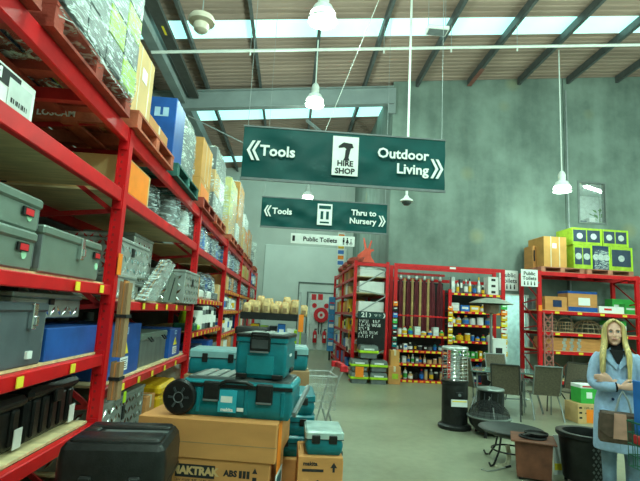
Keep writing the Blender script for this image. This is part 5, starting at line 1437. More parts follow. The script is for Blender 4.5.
# fire hose reel and extinguishers at the far wall
p = at(321, 315, Y=YE-.3)
t = thing('hose_reel', 'red fire hose reel on the far white door wall', 'hose reel', (p.x, YE-.30, p.z))
def ycyl(r0_, r1_, y0, y1, n=28):
    return MB().lathe([(r0_, y0), (r1_, y0), (r1_, y1), (r0_, y1), (r0_, y0)], n)
put('reel', ycyl(.16, .33, -.06, .06).mesh('reel', REDB), t, (0, 0, 0), (PI/2, 0, 0)); put('disc', MB().lathe([(.001, 0), (.16, 0), (.17, .03), (.001, .04)], 24).mesh('disc', WHITE), t, (0, 0, 0), (PI/2, 0, 0))
put('hub', MB().lathe([(.06, .03), (.07, .08), (.001, .085)], 14).mesh('hub', REDB), t, (0, 0, 0), (PI/2, 0, 0))
MB().tube([(.03, 0, -.3), (.05, -.02, -.5), (.02, 0, -.75), (.06, 0, -.9)], .02, 6).tube([(-.08, 0, -.3), (-.10, 0, -.6), (-.06, 0, -.85)], .02, 6).build('hose', MATTE, t); onebox('bracket', GREY, t, -.04, .04, .05, .12, -.1, .1)
for k, px in enumerate((314.5, 324)):
    p = at(px, 340, Y=YE-.3)
    t = thing('fire_extinguisher', ['left red fire extinguisher below the hose reel', 'right red fire extinguisher below the hose reel'][k], 'extinguisher', (p.x, YE-.3, .32))
    MB().lathe([(.08, 0), (.09, .02), (.09, .42), (.06, .50), (.03, .53)], 14).build('cylinder', REDB, t); MB().lathe([(.025, .52), (.03, .56), (.02, .60)], 8).box(-.02, .09, -.012, .012, .57, .61).build('valve', BLACK, t); onebox('label', WHITEP, t, -.04, .04, -.095, -.088, .2, .34); onebox('bracket', GREY, t, -.03, .03, .085, .10, .1, .4)
p = at(307.5, 338, Y=YE-.3)
t = thing('fire_extinguisher', 'slim red extinguisher left of the pair at far wall', 'extinguisher', (p.x, YE-.3, .5)); MB().lathe([(.05, 0), (.06, .02), (.06, .5), (.03, .58)], 12).build('cylinder', REDB, t); MB().box(-.02, .06, -.012, .012, .57, .61).build('valve', BLACK, t); onebox('bracket', GREY, t, -.03, .03, .055, .10, .1, .4)
# red handled trolley parts and a shopper's basket by aisle 21
p = at(343, 362, X=1.3)

# ================================================================== outdoor heaters, fire pits and furniture
p = at(453, 431, Z=0)
HX, HY = p.x+.09, p.y+.2
t = thing('cage_heater', 'black cylindrical patio heater with wire cage on the open floor', 'heater', (HX, HY, 0))
zc0 = at(453, 380, Y=HY).z; zc1 = at(453, 347, Y=HY).z
MB().lathe([(.235, 0), (.25, .02), (.25, .05), (.22, .075), (.2, .08)], 28).build('base', BLACKM, t)
MB().lathe([(.195, .08), (.195, zc0-.05), (.205, zc0-.04), (.205, zc0), (.06, zc0+.005)], 28).build('body', BLACKM, t)
onebox('control_recess', MATTE, t, -.06, .06, -.215, -.19, zc0-.23, zc0-.15, .006)
MB().cyl((0, -.205, zc0-.19), (0, -.225, zc0-.19), .022, 12).build('knob', GREYP, t)
s_ = MB().prism([(-.12, -.19), (.12, -.19), (.12, -.215), (-.12, -.215)], 'z', zc0-.36, zc0-.26).build('warning_label', WHITEP, t); onebox('label_flash', YELL, s_, -.11, .11, -.217, -.215, zc0-.29, zc0-.275)
for k in range(10):
    a = 2*PI*k/10; MB().cyl((.20*math.cos(a), .20*math.sin(a), zc0), (.19*math.cos(a), .19*math.sin(a), zc1-.02), .004, 5).build('cage_wire', CHROME, t)
for k in range(9):
    z = zc0+.02+(zc1-zc0-.06)*k/8; MB().tube([(.198*math.cos(2*PI*i/24), .198*math.sin(2*PI*i/24), z) for i in range(24)], .004, 5, True).build('cage_ring', CHROME, t)
MB().lathe([(.075, zc0), (.075, zc1-.03)], 20).build('glass_tube', M('heater_glass', (.75, .85, .82), .08, alpha=.25), t)
MB().lathe([(.05, zc1-.05), (.195, zc1-.03), (.205, zc1-.01), (.19, zc1+.01), (.06, zc1+.025), (.001, zc1+.025)], 28).build('top_cap', STEEL, t)

# grey lidded mesh drum behind the fire pits
p = at(490.5, 395, Y=7.62)
t = thing('mesh_drum', 'dark mesh drum with pale round lid behind the domed fire pit', 'fire pit', (p.x, p.y, 0))
zt = at(490, 387, Y=p.y).z; DR = .195
MB().lathe([(DR*.9, .03), (DR*.92, .05), (DR, zt-.06), (DR*1.04, zt-.04)], 24).build('drum', BLACKM, t)
MB().lathe([(DR*1.06, zt-.045), (DR*1.08, zt-.03), (DR*1.04, zt-.015), (DR*.6, zt+.0), (.001, zt+.01)], 24).build('lid', M('zinc_lid', (.30, .34, .33), .4, metal=.6), t)
for k in range(12):
    a = 2*PI*k/12; MB().bar((DR*.94*math.cos(a), DR*.94*math.sin(a), .08), (DR*1.01*math.cos(a+.2), DR*1.01*math.sin(a+.2), zt-.08), .012, .01).build('lattice_strip', DGREY, t)
for k in range(3):
    a = 2*PI*k/3+.5; MB().cyl((DR*.7*math.cos(a), DR*.7*math.sin(a), 0), (DR*.7*math.cos(a), DR*.7*math.sin(a), .06), .02, 8).build('foot', BLACKM, t)

# fire pit with a mesh dome
p = at(486, 437, Z=0)
FX, FY = at(492, 437, Z=0).x, p.y+.12
t = thing('domed_fire_pit', 'round black fire pit with mesh dome lid and lifting hook', 'fire pit', (FX, FY, 0))
zr = at(489, 420, Y=FY-.2).z; R = .30
MB().lathe([(.10, zr-.20), (R*.6, zr-.19), (R*.9, zr-.10), (R, zr-.01), (R*1.05, zr), (R*1.03, zr+.012), (R*.96, zr), (R*.84, zr-.09), (R*.5, zr-.16), (.001, zr-.17)], 32).build('bowl', BLACKM, t)
dm = MB(); zd = at(489, 401, Y=FY).z-zr
for k in range(20):
    a = 2*PI*k/20; dm.tube([(R*.97*math.cos(q)*math.cos(a), R*.97*math.cos(q)*math.sin(a), zr+.01+zd*math.sin(q)) for q in [PI/2*i/7 for i in range(8)]], .0025, 4)
for k in range(1, 9):
    q = PI/2*k/9; dm.tube([(R*.97*math.cos(q)*math.cos(2*PI*i/24), R*.97*math.cos(q)*math.sin(2*PI*i/24), zr+.01+zd*math.sin(q)) for i in range(24)], .0025, 4, True)
o = dm.build('mesh_dome', MATTE, t); o['kind'] = 'stuff'
MB().lathe([(R*.95, zr+.006)]+[(R*.95*math.cos(q), zr+.006+(zd-.006)*math.sin(q)) for q in [PI/2*i/8 for i in range(1, 9)]], 28).build('dome_screen', M('dark_screen', (.02, .02, .02), .7, alpha=.45), t)
MB().lathe([(R*1.0, zr+.002), (R*1.045, zr+.004), (R*1.045, zr+.018), (R*1.0, zr+.02)], 32).build('rim_ring', M('rim_zinc', (.30, .34, .33), .4, metal=.6), t)
MB().lathe([(R*.92, zr-.02), (.001, zr-.015)], 24).build('grate', M('ash_grey', (.34, .40, .38), .4, metal=.6), t)
MB().tube([(0, 0, zr+zd), (0, 0, zr+zd+.02), (.02, 0, zr+zd+.045), (0, 0, zr+zd+.06)], .006, 6).build('lifting_ring', STEEL, t)
MB().tube([(-.02, -R*.8, zr+.02), (-.01, -R*.55, zr+.16)], .01, 6).build('lifting_hook', STEEL, t)
for k in range(3):
    a = 2*PI*k/3-PI/2-.6; c, s = math.cos(a), math.sin(a)
    MB().tube([(R*.62*c, R*.62*s, zr-.17), (R*.72*c, R*.72*s, .10), (R*.80*c, R*.80*s, 0)], .022, 6).build('leg', BLACKM, t)

# wide low fire dish
p = at(512, 452, Z=0); DX, DY_ = at(511, 431, Z=.36).x, at(511, 431, Z=.36).y
t = thing('fire_dish', 'wide shallow black fire dish on scrolled legs', 'fire pit', (DX, DY_, 0)); zr = .38; R = .365
MB().lathe([(.06, zr-.09), (R*.5, zr-.08), (R*.85, zr-.035), (R, zr), (R*1.02, zr+.008), (R, zr+.014), (R*.86, zr-.012), (R*.5, zr-.05), (.001, zr-.06)], 36).build('dish', M('dish_grey', (.045, .05, .05), .45, metal=.3), t)
MB().tube([(R*.6*math.cos(2*PI*i/20), R*.6*math.sin(2*PI*i/20), .15) for i in range(20)], .01, 6, True).build('leg_ring', BLACKM, t)
for k in range(4):
    a = 2*PI*k/4+.5; c, s = math.cos(a), math.sin(a)
    MB().tube([(R*.5*c, R*.5*s, zr-.08), (R*.6*c, R*.6*s, .15), (R*.85*c, R*.85*s, .02), (R*1.0*c, R*1.0*s, .011), (R*1.08*c, R*1.08*s, .05)], .011, 6).build('leg', BLACKM, t)
t = thing('poker_hook', 'thin curled poker lying by the fire dish', 'poker', (DX-.28, DY_-.30, .008))
MB().tube([(-.16, .05, 0), (-.20, .0, 0), (-.15, -.05, 0), (-.05, -.02, 0), (.12, .10, .002)], .007, 6).build('rod', STEEL, t); MB().tube([(.12, .10, .002), (.2, .15, .002)], .012, 6).build('grip', MATTE, t)
pc = at(510, 470, Z=0)
t = thing('cream_strap', 'cream curved strap standing beside the rust brown fire pit', 'strap', (pc.x, pc.y+.10, 0))
mb = MB(); q_ = [(-.10, .0, .012), (-.04, 0, .012), (.01, 0, .03), (.03, 0, .08), (.035, 0, .16), (.015, 0, .24)]
for i in range(len(q_)-1): mb.bar(q_[i], q_[i+1], .05, .012, (0, 1, 0))
mb.build('strap', M('cream', (.62, .60, .44), .6), t); onebox('foot', MATS['cream'], t, -.13, -.05, -.03, .03, 0, .014)

# rust brown square fire pit
BX, BY = .0, 5.12
pa, pb = at(517, 452, Y=BY), at(552, 454, Y=BY); zt = at(534, 446, Y=BY).z+.04
t = thing('square_fire_pit', 'rust brown square fire pit with black griddle on top', 'fire pit', ((pa.x+pb.x)/2+.08, BY+.19, 0), -.42); hw = (pb.x-pa.x)/2*.98
mb = MB(); mb.loft([[(x*s, y*s, z) for x, y in ((-hw, -hw), (hw, -hw), (hw, hw), (-hw, hw))] for s, z in ((.90, .03), (1.0, zt-.02))], cap=True); mb.build('body', RUST, t)
tm = MB(); W2 = hw*1.22
tm.box(-W2, W2, -W2, W2, zt-.02, zt, .006); tm.build('top_plate', RUST, t)
MB().lathe([(hw*.75, zt+.001), (hw*.78, zt+.012), (hw*.70, zt+.016), (.001, zt+.010)], 24).build('fire_hole', MATTE, t)
g = thing('griddle', 'black round griddle plate lying on the rust brown fire pit', 'griddle', ((pa.x+pb.x)/2+.13, BY+.21, zt+.017), .3)
MB().lathe([(.10, 0), (.12, .01), (.125, .035), (.118, .035), (.11, .014), (.001, .012)], 24).build('pan', BLACKM, g); MB().bar((-.11, -.02, .025), (-.25, -.06, .032), .03, .012).build('handle', BLACKM, g)
for s in ((-1, -1), (1, -1), (-1, 1), (1, 1)): onebox('foot', BLACKM, t, s[0]*hw*.7-.02, s[0]*hw*.7+.02, s[1]*hw*.7-.02, s[1]*hw*.7+.02, 0, .032)
t = thing('propped_card', 'pale printed card leaning behind the rust brown fire pit', 'card', (pb.x+.24, BY+.30, 0)); onebox('card', WHITEP, t, -.06, .06, -.004, .004, 0, .42, .002); onebox('print', YELL, t, -.05, .05, -.006, -.004, .05, .12); onebox('stand', GREYP, t, -.01, .01, .004, .06, 0, .3)

# perforated black burner drum in front of the woman
BDX, BDY = at(587, 432, Y=5.12).x, 5.12
t = thing('burner_drum', 'perforated black burner drum standing beside the woman', 'fire pit', (BDX, BDY, 0)); R = .275; zt = at(575, 434, Y=5.0).z
MB().lathe([(R*.86, .06), (R*.88, .07), (R, zt-.06), (R*1.04, zt-.05), (R*1.10, zt-.035), (R*1.10, zt), (R*1.0, zt+.008), (R*.86, zt), (R*.82, zt-.06), (R*.75, .12), (.001, .11)], 36).build('drum', BLACKM, t)
ho = MB()
for i in range(9):
    for j in range(9):
        a = -PI/2-.2+(i-1)*.16+(j % 2)*.08; z = .12+(zt-.24)*j/8; r = R*(.885+.115*(z-.07)/(zt-.13))+.001; d = .014
        c = Vector((r*math.cos(a), r*math.sin(a), z)); u = Vector((-math.sin(a), math.cos(a), 0)); n_ = Vector((math.cos(a), math.sin(a), 0))*.0015
        ho.add([c+u*d+n_, c+Vector((0, 0, d*1.3))+n_, c-u*d+n_, c-Vector((0, 0, d*1.3))+n_], [(0, 1, 2, 3)])
o = ho.build('vent_holes', M('hole_grey', (.10, .11, .11), .6), t); o['kind'] = 'stuff'
for k in range(3):
    a = 2*PI*k/3-1.9; MB().cyl((R*.8*math.cos(a), R*.8*math.sin(a), 0), (R*.78*math.cos(a), R*.78*math.sin(a), .09), .018, 8).build('leg', BLACKM, t)

# glass table and sling chairs
SLING = M('sling_fabric', (.115, .095, .065), .7, var=.2, scale=40, bump=.2, bscale=200)
CHF = M('chair_frame', (.045, .045, .04), .45, metal=.3)
CHG = M('grey_chair_frame', (.26, .29, .29), .4, metal=.6)
TX0, TX1, TY0, TY1, TZ = 3.42, 4.80, 8.85, 9.60, .73
t = thing('glass_table', 'glass topped outdoor table between the sling chairs', 'table', ((TX0+TX1)/2, (TY0+TY1)/2, 0)); a, b = (TX1-TX0)/2, (TY1-TY0)/2
slab(MB(), a, b, .04, [(0, TZ-.008), (0, TZ)]).build('glass_top', M('table_glass', (.20, .36, .33), .12, var=.02, coat=.5), t)
MB().tube([(x, y, TZ-.02) for x, y in rrect(a-.02, b-.02, .05)], .014, 6, True).build('rim', CHG, t)
for s in ((-1, -1), (1, -1), (-1, 1), (1, 1)): MB().tube([(s[0]*(a-.12), s[1]*(b-.1), TZ-.03), (s[0]*(a-.12), s[1]*(b-.1), .35), (s[0]*(a-.04), s[1]*(b-.04), 0)], .018, 8).build('leg', CHG, t)
MB().cyl((-a+.13, 0, .2), (a-.13, 0, .2), .012, 6).build('stretcher', CHG, t)
def sling_chair(x, y, rz, label, frame=CHF, tagged=False, bh=.90):
    """chair faces +y in its own frame (back towards -y)"""
    t = thing('sling_chair', label, 'chair', (x, y, 0), rz, 'sling chairs around the glass table'); w2 = .215
    n = 7; rings = []
    bk = MB()
    def bpt(u, v):      # back: v 0 seat .. 1 top
        return (u*w2*(1-.06*(v < .1)), -.22-.13*v+.02*(1-u*u), .42+(bh-.42)*v)
    g = [bpt(-1+2*i/n, j/6) for j in range(7) for i in range(n+1)]; f = [(j*(n+1)+i, j*(n+1)+i+1, (j+1)*(n+1)+i+1, (j+1)*(n+1)+i) for j in range(6) for i in range(n)]
    k = len(g); g += [(p_[0], p_[1]-.008, p_[2]) for p_ in g]; f += [tuple(i+k for i in q)[::-1] for q in f]
    bk.add(g, f).build('backrest', SLING, t, 60)
    MB().box(-w2, w2, -.22, .22, .405, .42, .004).build('seat', SLING, t)
    for s in (-1, 1):
        MB().tube([(s*(w2+.012), -.36, bh+.01), (s*(w2+.012), -.22, .42), (s*(w2+.012), .0, .40), (s*(w2+.012), .24, .41), (s*(w2+.015), .27, .38), (s*(w2+.02), .30, 0)], .013, 7).build('side_frame', frame, t)
        MB().tube([(s*(w2+.012), -.23, .62), (s*(w2+.03), .0, .64), (s*(w2+.03), .22, .62), (s*(w2+.02), .26, .40)], .012, 7).build('arm', frame, t)
        MB().tube([(s*(w2+.014), -.05, .40), (s*(w2+.02), -.26, .2), (s*(w2+.03), -.36, 0)], .013, 7).build('leg', frame, t)
    MB().tube([(-w2-.012, -.362, bh+.01), (w2+.012, -.362, bh+.01)], .013, 7).build('top_bar', frame, t)
    MB().tube([(-w2, .25, .405), (w2, .25, .405)], .011, 6).build('front_bar', frame, t)
    if tagged: onebox('price_card', WHITEP, t, -.02, .06, -.315, -.295, .62, .74)
    return t
pA = at(505, 372, Y=8.15); sling_chair(pA.x+.21, 8.55, -.5, 'brown sling chair with its back to the camera, left of two', CHF)
pB = at(551, 372, Y=8.25); sling_chair(pB.x+.04, 8.62, -.2, 'brown sling chair with its back to the camera, right of two', CHG)
pC = at(576, 370, Y=8.9); sling_chair(at(578, 378, Y=9.35).x-.33, 9.15, PI/2+.45, 'tilted grey sling chair with a white tag beside the right table end', CHF, True)
pD = at(467, 360, Y=9.3); sling_chair(pD.x+.12, 9.30, -PI/2+.5, 'sling chair at the left table end beside the cage heater', CHG, bh=.94)
pE = at(501, 360, Y=10.1); sling_chair(pE.x, 9.98, PI+.1, 'sling chair on the far side of the glass table', CHG, bh=.94)
# mushroom patio heater behind the table
MX = at(491, 303, Y=10.6).x
t = thing('mushroom_heater', 'tall patio heater with wide pale dome behind the table', 'heater', (MX, 10.6, 0)); zd = at(491, 304, Y=10.6).z
MB().lathe([(.47, zd), (.475, zd+.008), (.30, zd+.09), (.12, zd+.13), (.001, zd+.135)], 32).build('dome', M('dome_aluminium', (.55, .57, .50), .35, metal=.5), t)
MB().lathe([(.46, zd+.0), (.29, zd+.08), (.05, zd+.11)], 32).build('dome_lining', MATS['dome_aluminium'], t)
MB().lathe([(.10, zd-.22), (.16, zd-.20), (.17, zd-.02), (.11, zd+.05), (.10, zd+.08)], 24).build('burner', M('burner_mesh', (.28, .20, .15), .5, metal=.5), t)
MB().cyl((0, 0, .75), (0, 0, zd-.2), .03, 12).build('pole', M('pole_grey', (.30, .33, .33), .35, metal=.7), t)
MB().lathe([(.27, 0), (.28, .03), (.26, .08), (.20, .10), (.20, .72), (.17, .78), (.04, .80)], 28).build('gas_housing', BLACKM, t)
# white boxed goods near the rack's right end
for k, (px, z0) in enumerate(((497, 0), (497, .62))):
    p = at(px, 350, Y=11.6); t = carton(p.x-.16, p.x+.16, 11.45, 11.75, z0, z0+.615, ['white display carton standing on the floor by wall rack, lower', 'white display carton stacked by wall rack, upper'][k], WHITEP, tape=False, face='y', sticker=(INK, .2, .35, .5, .3))

# ================================================================== right rack
QX0, QX1, QY, QD = 6.60, 9.32, 12.4, .98
rr = thing('heavy_rack', 'red heavy rack on the right with pallets on its top', 'racking', (0, 0, 0))
UQ = small_upright(3.05, .10, .08)
for x in (QX0, QX1, QX1+2.72):
    if x > 11.9: continue
    for y in (QY, QY+QD): put('upright', UQ, rr, (x, y, 0))
    mb = MB()
    for i in range(4):
        z = .2+i*.7; mb.bar((x, QY+.06, z), (x, QY+QD, z+.6), .02, .035).bar((x, QY+QD, z+.6), (x, QY+.06, z+.7), .02, .035)
    mb.build('brace', REDD, rr)
LQ = [.12, .88, 1.36, 1.92, 2.93]
for (xa, xb) in ((QX0+.05, QX1-.05), (QX1+.05, QX1+2.6)):
    for z in LQ:
        h = .10 if z > 2.5 else .085
        for y in (QY, QY+QD+.02): onebox('beam', RED, rr, xa, xb, y, y+.05, z, z+h)
        if z < 2.5:
            onebox('shelf_board', PLY, rr, xa, xb, QY+.055, QY+QD+.015, z+h, z+h+.015)
            for i in range(4): onebox('price_ticket', YELL, rr, xa+.35+.62*i, xa+.47+.62*i, QY-.005, QY-.001, z+.015, z+.07)
        else:
            for i in range(3): onebox('cross_bar', REDD, rr, xa+.4+i*.85, xa+.47+i*.85, QY+.05, QY+QD+.02, z+.02, z+h-.005)
        if z > 2.5: onebox('red_tag', REDB, rr, xa+1.0, xa+1.2, QY-.006, QY-.001, z-.02, z+.06)
onebox('orange_ticket', ORANGE, rr, QX0-.05, QX0+.05, QY-.012, QY-.004, 1.98, 2.13)
# lattice trolley-like side frame by the left upright
mb = MB()
for i in range(6): mb.bar((QX0+.10, QY-.02, .55+i*.22), (QX0+.30, QY-.02, .77+i*.22), .012, .03).bar((QX0+.30, QY-.02, .55+i*.22), (QX0+.10, QY-.02, .77+i*.22), .012, .03)
LAT = M('faded_red_lattice', (.42, .15, .13), .6)
t = thing('lattice_panel', 'faded red lattice panel leaning at left end of the right rack', 'panel', (0, 0, 0)); mb.build('lattice', LAT, t)
for x in (QX0+.09, QX0+.31): onebox('stile', LAT, t, x-.015, x+.015, QY-.035, QY-.005, 0, 1.95)
# toilets sign on the left upright
pa, pb = at(521, 269, Y=QY-.04), at(538, 287, Y=QY-.04)
toilets_sign((pa.x+pb.x)/2, QY-.03, pb.z, pb.x-pa.x, pa.z-pb.z, 'white toilets sign fixed to the left upright of right rack')
o = onebox('sign_arm', GREYP, bpy.data.objects['toilet_sign.001'], -.1, .5*(pb.x-pa.x)+.05, 0.0, .02, .1, .14)
# pallets and cartons on top
def xpallet(x0, x1, label, mat):
    t = pallet(0, 0, 1, 0, mat, label); L = x1-x0
    for c in t.children: pass
    t.rotation_euler = (0, 0, -PI/2); t.location = ((x0+x1)/2, QY+.55, 3.031); t.scale = (1, L, 1)
    return t
TIMBERP = M('pink_pallet_timber', (.50, .20, .13), .75, var=.25, scale=6, bump=.3)
xpallet(6.66, 7.86, 'orange pallet under the strapped carton on right rack', TIMBERP)
xpallet(7.94, 9.24, 'orange pallet under lime cartons on right rack', TIMBERP)
ztp = 3.031+.143
pa, pb = at(543.5, 236, Y=QY+.1), at(567, 268, Y=QY+.1)
t = carton(pa.x, pb.x, QY+.1, QY+.95, ztp, pa.z, 'brown strapped carton on pallet at left of right rack top', CARD2, tape=False, face='y'); hw = (pb.x-pa.x)/2; hh = pa.z-ztp
for x in (-.12, .12): onebox('strap', TAPE, t, x-.012, x+.012, -.428, -.4255, 0, hh)
onebox('packing_slip', WHITEP, t, -.08, .04, -.4275, -.4252, hh*.62, hh*.78)
pa2 = at(534, 238, Y=QY+.5)
t = carton(6.68, pa.x-.012, QY+.5, QY+1.0, ztp, ztp+.62, 'brown carton with dark print behind the strapped carton', CARD, tape=False, face='y', sticker=(INK, .2, .3, .5, .5))
# lime cartons: two layers
def lime_carton(x0, x1, z0, z1, label, y0=QY+.1, body=LIMEB, pics=1):
    t = carton(x0, x1, y0, y0+.8, z0, z1, label, body, tape=False, face='y', name='lime_carton'); a, h = (x1-x0)/2, z1-z0
    for i in range(pics):
        u0 = -a+.03+(2*a-.06)*i/pics; u1 = u0+(2*a-.06)/pics-.03
        o = onebox('picture_panel', M('picture_navy', (.03, .05, .09), .5), t, u0, u1, -.4025, -.4005, h*.18, h*.88)
        MB().lathe([(min(.09, h*.18), 0), (min(.09, h*.18), .002), (.001, .002)], 14).build('picture', STEEL, o).matrix_local = Matrix.Translation((u0+(u1-u0)/2, -.4030, h*.52)) @ Matrix.Rotation(PI/2, 4, 'X')
    onebox('side_band', LIME, t, a-.05, a-.005, -.4015, -.4003, .005, h-.005)
    return t
xs = [at(px, 262, Y=QY+.1).x for px in (574, 593, 611, 633)]; zb = at(600, 246, Y=QY+.1).z; zt_ = at(600, 229, Y=QY+.1).z
lime_carton(xs[0], xs[1]-.008, ztp, zb, 'lime carton, left of the bottom layer on right rack top', pics=2)
lime_carton(xs[1], xs[2]-.008, ztp, zb, 'dark pictured lime carton, middle of the bottom layer on right rack', body=NAVY, pics=3)
lime_carton(xs[2], xs[3], ztp, zb, 'lime carton, right of the bottom layer on right rack top', pics=1)
lime_carton(xs[0]-.03, xs[1]+.28, zb+.002, zt_, 'lime carton, left of the top layer on right rack', pics=2)
lime_carton(xs[1]+.30, xs[3]-.10, zb+.002, zt_, 'lime carton, right of the top layer on right rack', pics=2)
lm = bpy.data.objects['lime_carton.001']; a_ = (xs[2]-.008-xs[1])/2
blob_shell(-a_-.003, a_+.003, -.408, .404, .01, zb-ztp-.004, 33, amp=.003).build('film_sleeve', FILM, lm, 60)
# shelf at eye height: pictured cartons and green packs
zs = 1.92+.085+.016
def qbox(px0, px1, pyt, z, label, mat, d=.5, sticker=None, name='carton', cat='carton', y0=QY+.1):
    a, b = at(px0, pyt, Y=y0), at(px1, pyt, Y=y0)
    return carton(a.x, b.x, y0, y0+d, z, a.z, label, mat, tape=False, face='y', sticker=sticker, name=name, cat=cat)
qbox(545, 567, 296, zs, 'brown carton with blue picture on shelf of right rack', CARD, sticker=(NAVY, .35, .25, .4, .5))
t = qbox(568, 597, 293, zs, 'larger brown carton with blue bands on shelf of right rack', CARD, sticker=(WHITEP, .35, .35, .4, .42))
a_ = (at(597, 293, Y=QY+.1).x-at(568, 293, Y=QY+.1).x)/2; h_ = at(568, 293, Y=QY+.1).z-zs
onebox('blue_band', BLUE, t, -a_, a_, -.254, -.2503, 0, h_*.25); onebox('blue_band', BLUE, t, -a_-.004, a_+.004, -.254, .254, h_, h_+.06)
qbox(599, 624, 306, zs, 'flat white pack on shelf of right rack', WHITEP, sticker=(REDP, .2, .4, .3, .3))
for k in range(2):
    a, b = at(619 if k else 625, 305, Y=QY+.35), at(648, 305, Y=QY+.35)
    carton(a.x, b.x, QY+.62 if k else QY+.35, QY+.95 if k else QY+.6, zs, zs+(.42 if k else .28), ['front green and white pack at right of the eye height shelf', 'rear green and white pack at right of the eye height shelf'][k], GREENB, tape=False, face='y', sticker=(WHITEP, .05, .45, .9, .18))
onebox('side_stock', GREYP, None, 6.70, 6.80, QY+.62, QY+.9, zs, zs+.32); tag(bpy.data.objects['side_stock'], 'grey box tucked behind left upright of right rack', 'box')
# wicker-like copper baskets
COPPER = M('copper_wire', (.42, .30, .20), .4, metal=.6)
zs = 1.36+.085+.016
def basket(x, y, a, h, label, dome=False):
    t = thing('wire_basket', label, 'basket', (x, y, zs)); mb = MB()
    for k in range(16):
        q = 2*PI*k/16
        if dome: mb.tube([(a*math.cos(w)*math.cos(q), a*.8*math.cos(w)*math.sin(q), h*math.sin(w)) for w in [PI/2*i/5 for i in range(6)]], .008, 5)
        else: mb.tube([(a*.8*math.cos(q), a*.6*math.sin(q), 0), (a*math.cos(q), a*.75*math.sin(q), h)], .008, 5)
    for j in range(4):
        s = (math.cos(PI/2*j/4.5) if dome else .8+.2*j/3); z = h*(math.sin(PI/2*j/4.5) if dome else j/3)
        mb.tube([(a*s*math.cos(2*PI*i/20), a*(.8 if dome else .75)*s*math.sin(2*PI*i/20), z) for i in range(20)], .011, 5, True)
    mb.build('wire_frame', COPPER, t); MB().lathe([(a*.78, .004), (a*.78, .012), (.001, .012)], 20, sy=.75).build('base_plate', BLACKM, t)
    if not dome: MB().tube([(a*math.cos(w), 0, h+.12*math.sin(w)) for w in [PI*i/8 for i in range(9)]], .01, 6).build('handle', COPPER, t)
    return t
basket(at(556, 325, Y=QY+.4).x-.22, QY+.35, .22, .26, 'copper wire basket, left one on the shelf below cartons')
basket(at(556, 325, Y=QY+.4).x+.24, QY+.36, .20, .26, 'copper wire basket, middle one on the shelf below cartons')
basket(at(588, 325, Y=QY+.4).x, QY+.45, .40, .36, 'wide copper wire dome on the shelf below cartons', True)
for k in range(3):
    x = 9.0 if False else 8.62+.0; t = carton(8.55, 9.1, QY+.2, QY+.5, zs+k*.121, zs+k*.121+.12, ['lowest', 'middle', 'upper'][k]+' green flat pack behind the woman on right rack', (GREENB, WHITEP, GREENB)[k], tape=False, face='y')
# flat brown packs with silver bands
zs = .88+.085+.016
for k in range(4):
    a, b = at(546, 346, Y=QY+.12), at(607, 346, Y=QY+.12); z0 = zs+k*.082
    t = carton(a.x+.03*(k % 2), b.x+.03*(k % 2), QY+.12, QY+.8, z0, z0+.08, ['lowest', 'second', 'third', 'topmost'][k]+' long flat brown pack with silver bands on right rack', CARD, tape=False, face='y', name='flat_pack', cat='pack')
    for u in (.30, .42, .54): onebox('silver_band', STEEL, t, -(b.x-a.x)/2+u*(b.x-a.x)-.06, -(b.x-a.x)/2+u*(b.x-a.x)+.03, -.343, -.3405, .004, .076)
# floor level of the rack: round hoops and cartons
zs = .12+.085+.016
for k in range(3):
    x = 7.1+.47*k; t = thing('metal_hoop', f'rust coloured metal hoop on lowest level of right rack, {ORD[k]} from left', 'hoop', (x, QY+.3, zs))
    MB().tube([(.2*math.cos(2*PI*i/24), 0, .225+.2*math.sin(2*PI*i/24)) for i in range(24)], .02, 6, True).build('hoop', RUST, t); onebox('stand', RUST, t, -.05, .05, -.06, .06, 0, .02)
carton(8.3, 9.1, QY+.15, QY+.7, zs, zs+.45, 'pale carton on the lowest level behind the woman', CARD3, face='y')
# carton and green pack on the floor before the rack
p = at(585, 424, Z=0)
CY0 = p.y
a, b = at(578, 415, Y=CY0), at(599, 415, Y=CY0); zt = at(586, 404, Y=CY0).z
t = carton(a.x, b.x+.02, CY0, CY0+.4, 0, zt, 'brown carton with hand holes on floor behind the burner drum', CARD3, tape=False, face='y'); hw = (b.x+.02-a.x)/2
for z in (.25, .5, .75): 
    for x in (-hw*.75,): onebox('hand_hole', MATTE, t, x-.025, x+.025, -.2025, -.2003, zt*z, zt*z+.03)
onebox('orange_panel', ORANGE, t, hw-.24, hw-.10, -.203, -.2003, .02, zt*.72); scribble('small_print', t, -hw*.4, hw*.35, -.2015, zt*.8, .035, 3, INK); mb = MB().box(-hw*.35, hw*.05, -.202, -.2005, zt*.5, zt*.56).build('print_line', INK, t)
a, b = at(581, 400, Y=CY0+.03), at(597, 400, Y=CY0+.03); zg = at(588, 385, Y=CY0+.03).z
carton(a.x, b.x+.05, CY0+.03, CY0+.33, zt+.001, zg-.06, 'green pack standing on the brown carton near woman', GREENB, tape=False, face='y', sticker=(WHITEP, .3, .35, .3, .4))
carton(a.x, b.x+.05, CY0+.03, CY0+.33, zg-.059, zg, 'white and red pack lying on the green pack near woman', WHITEP, tape=False, face='y', sticker=(REDP, .1, .3, .5, .4))

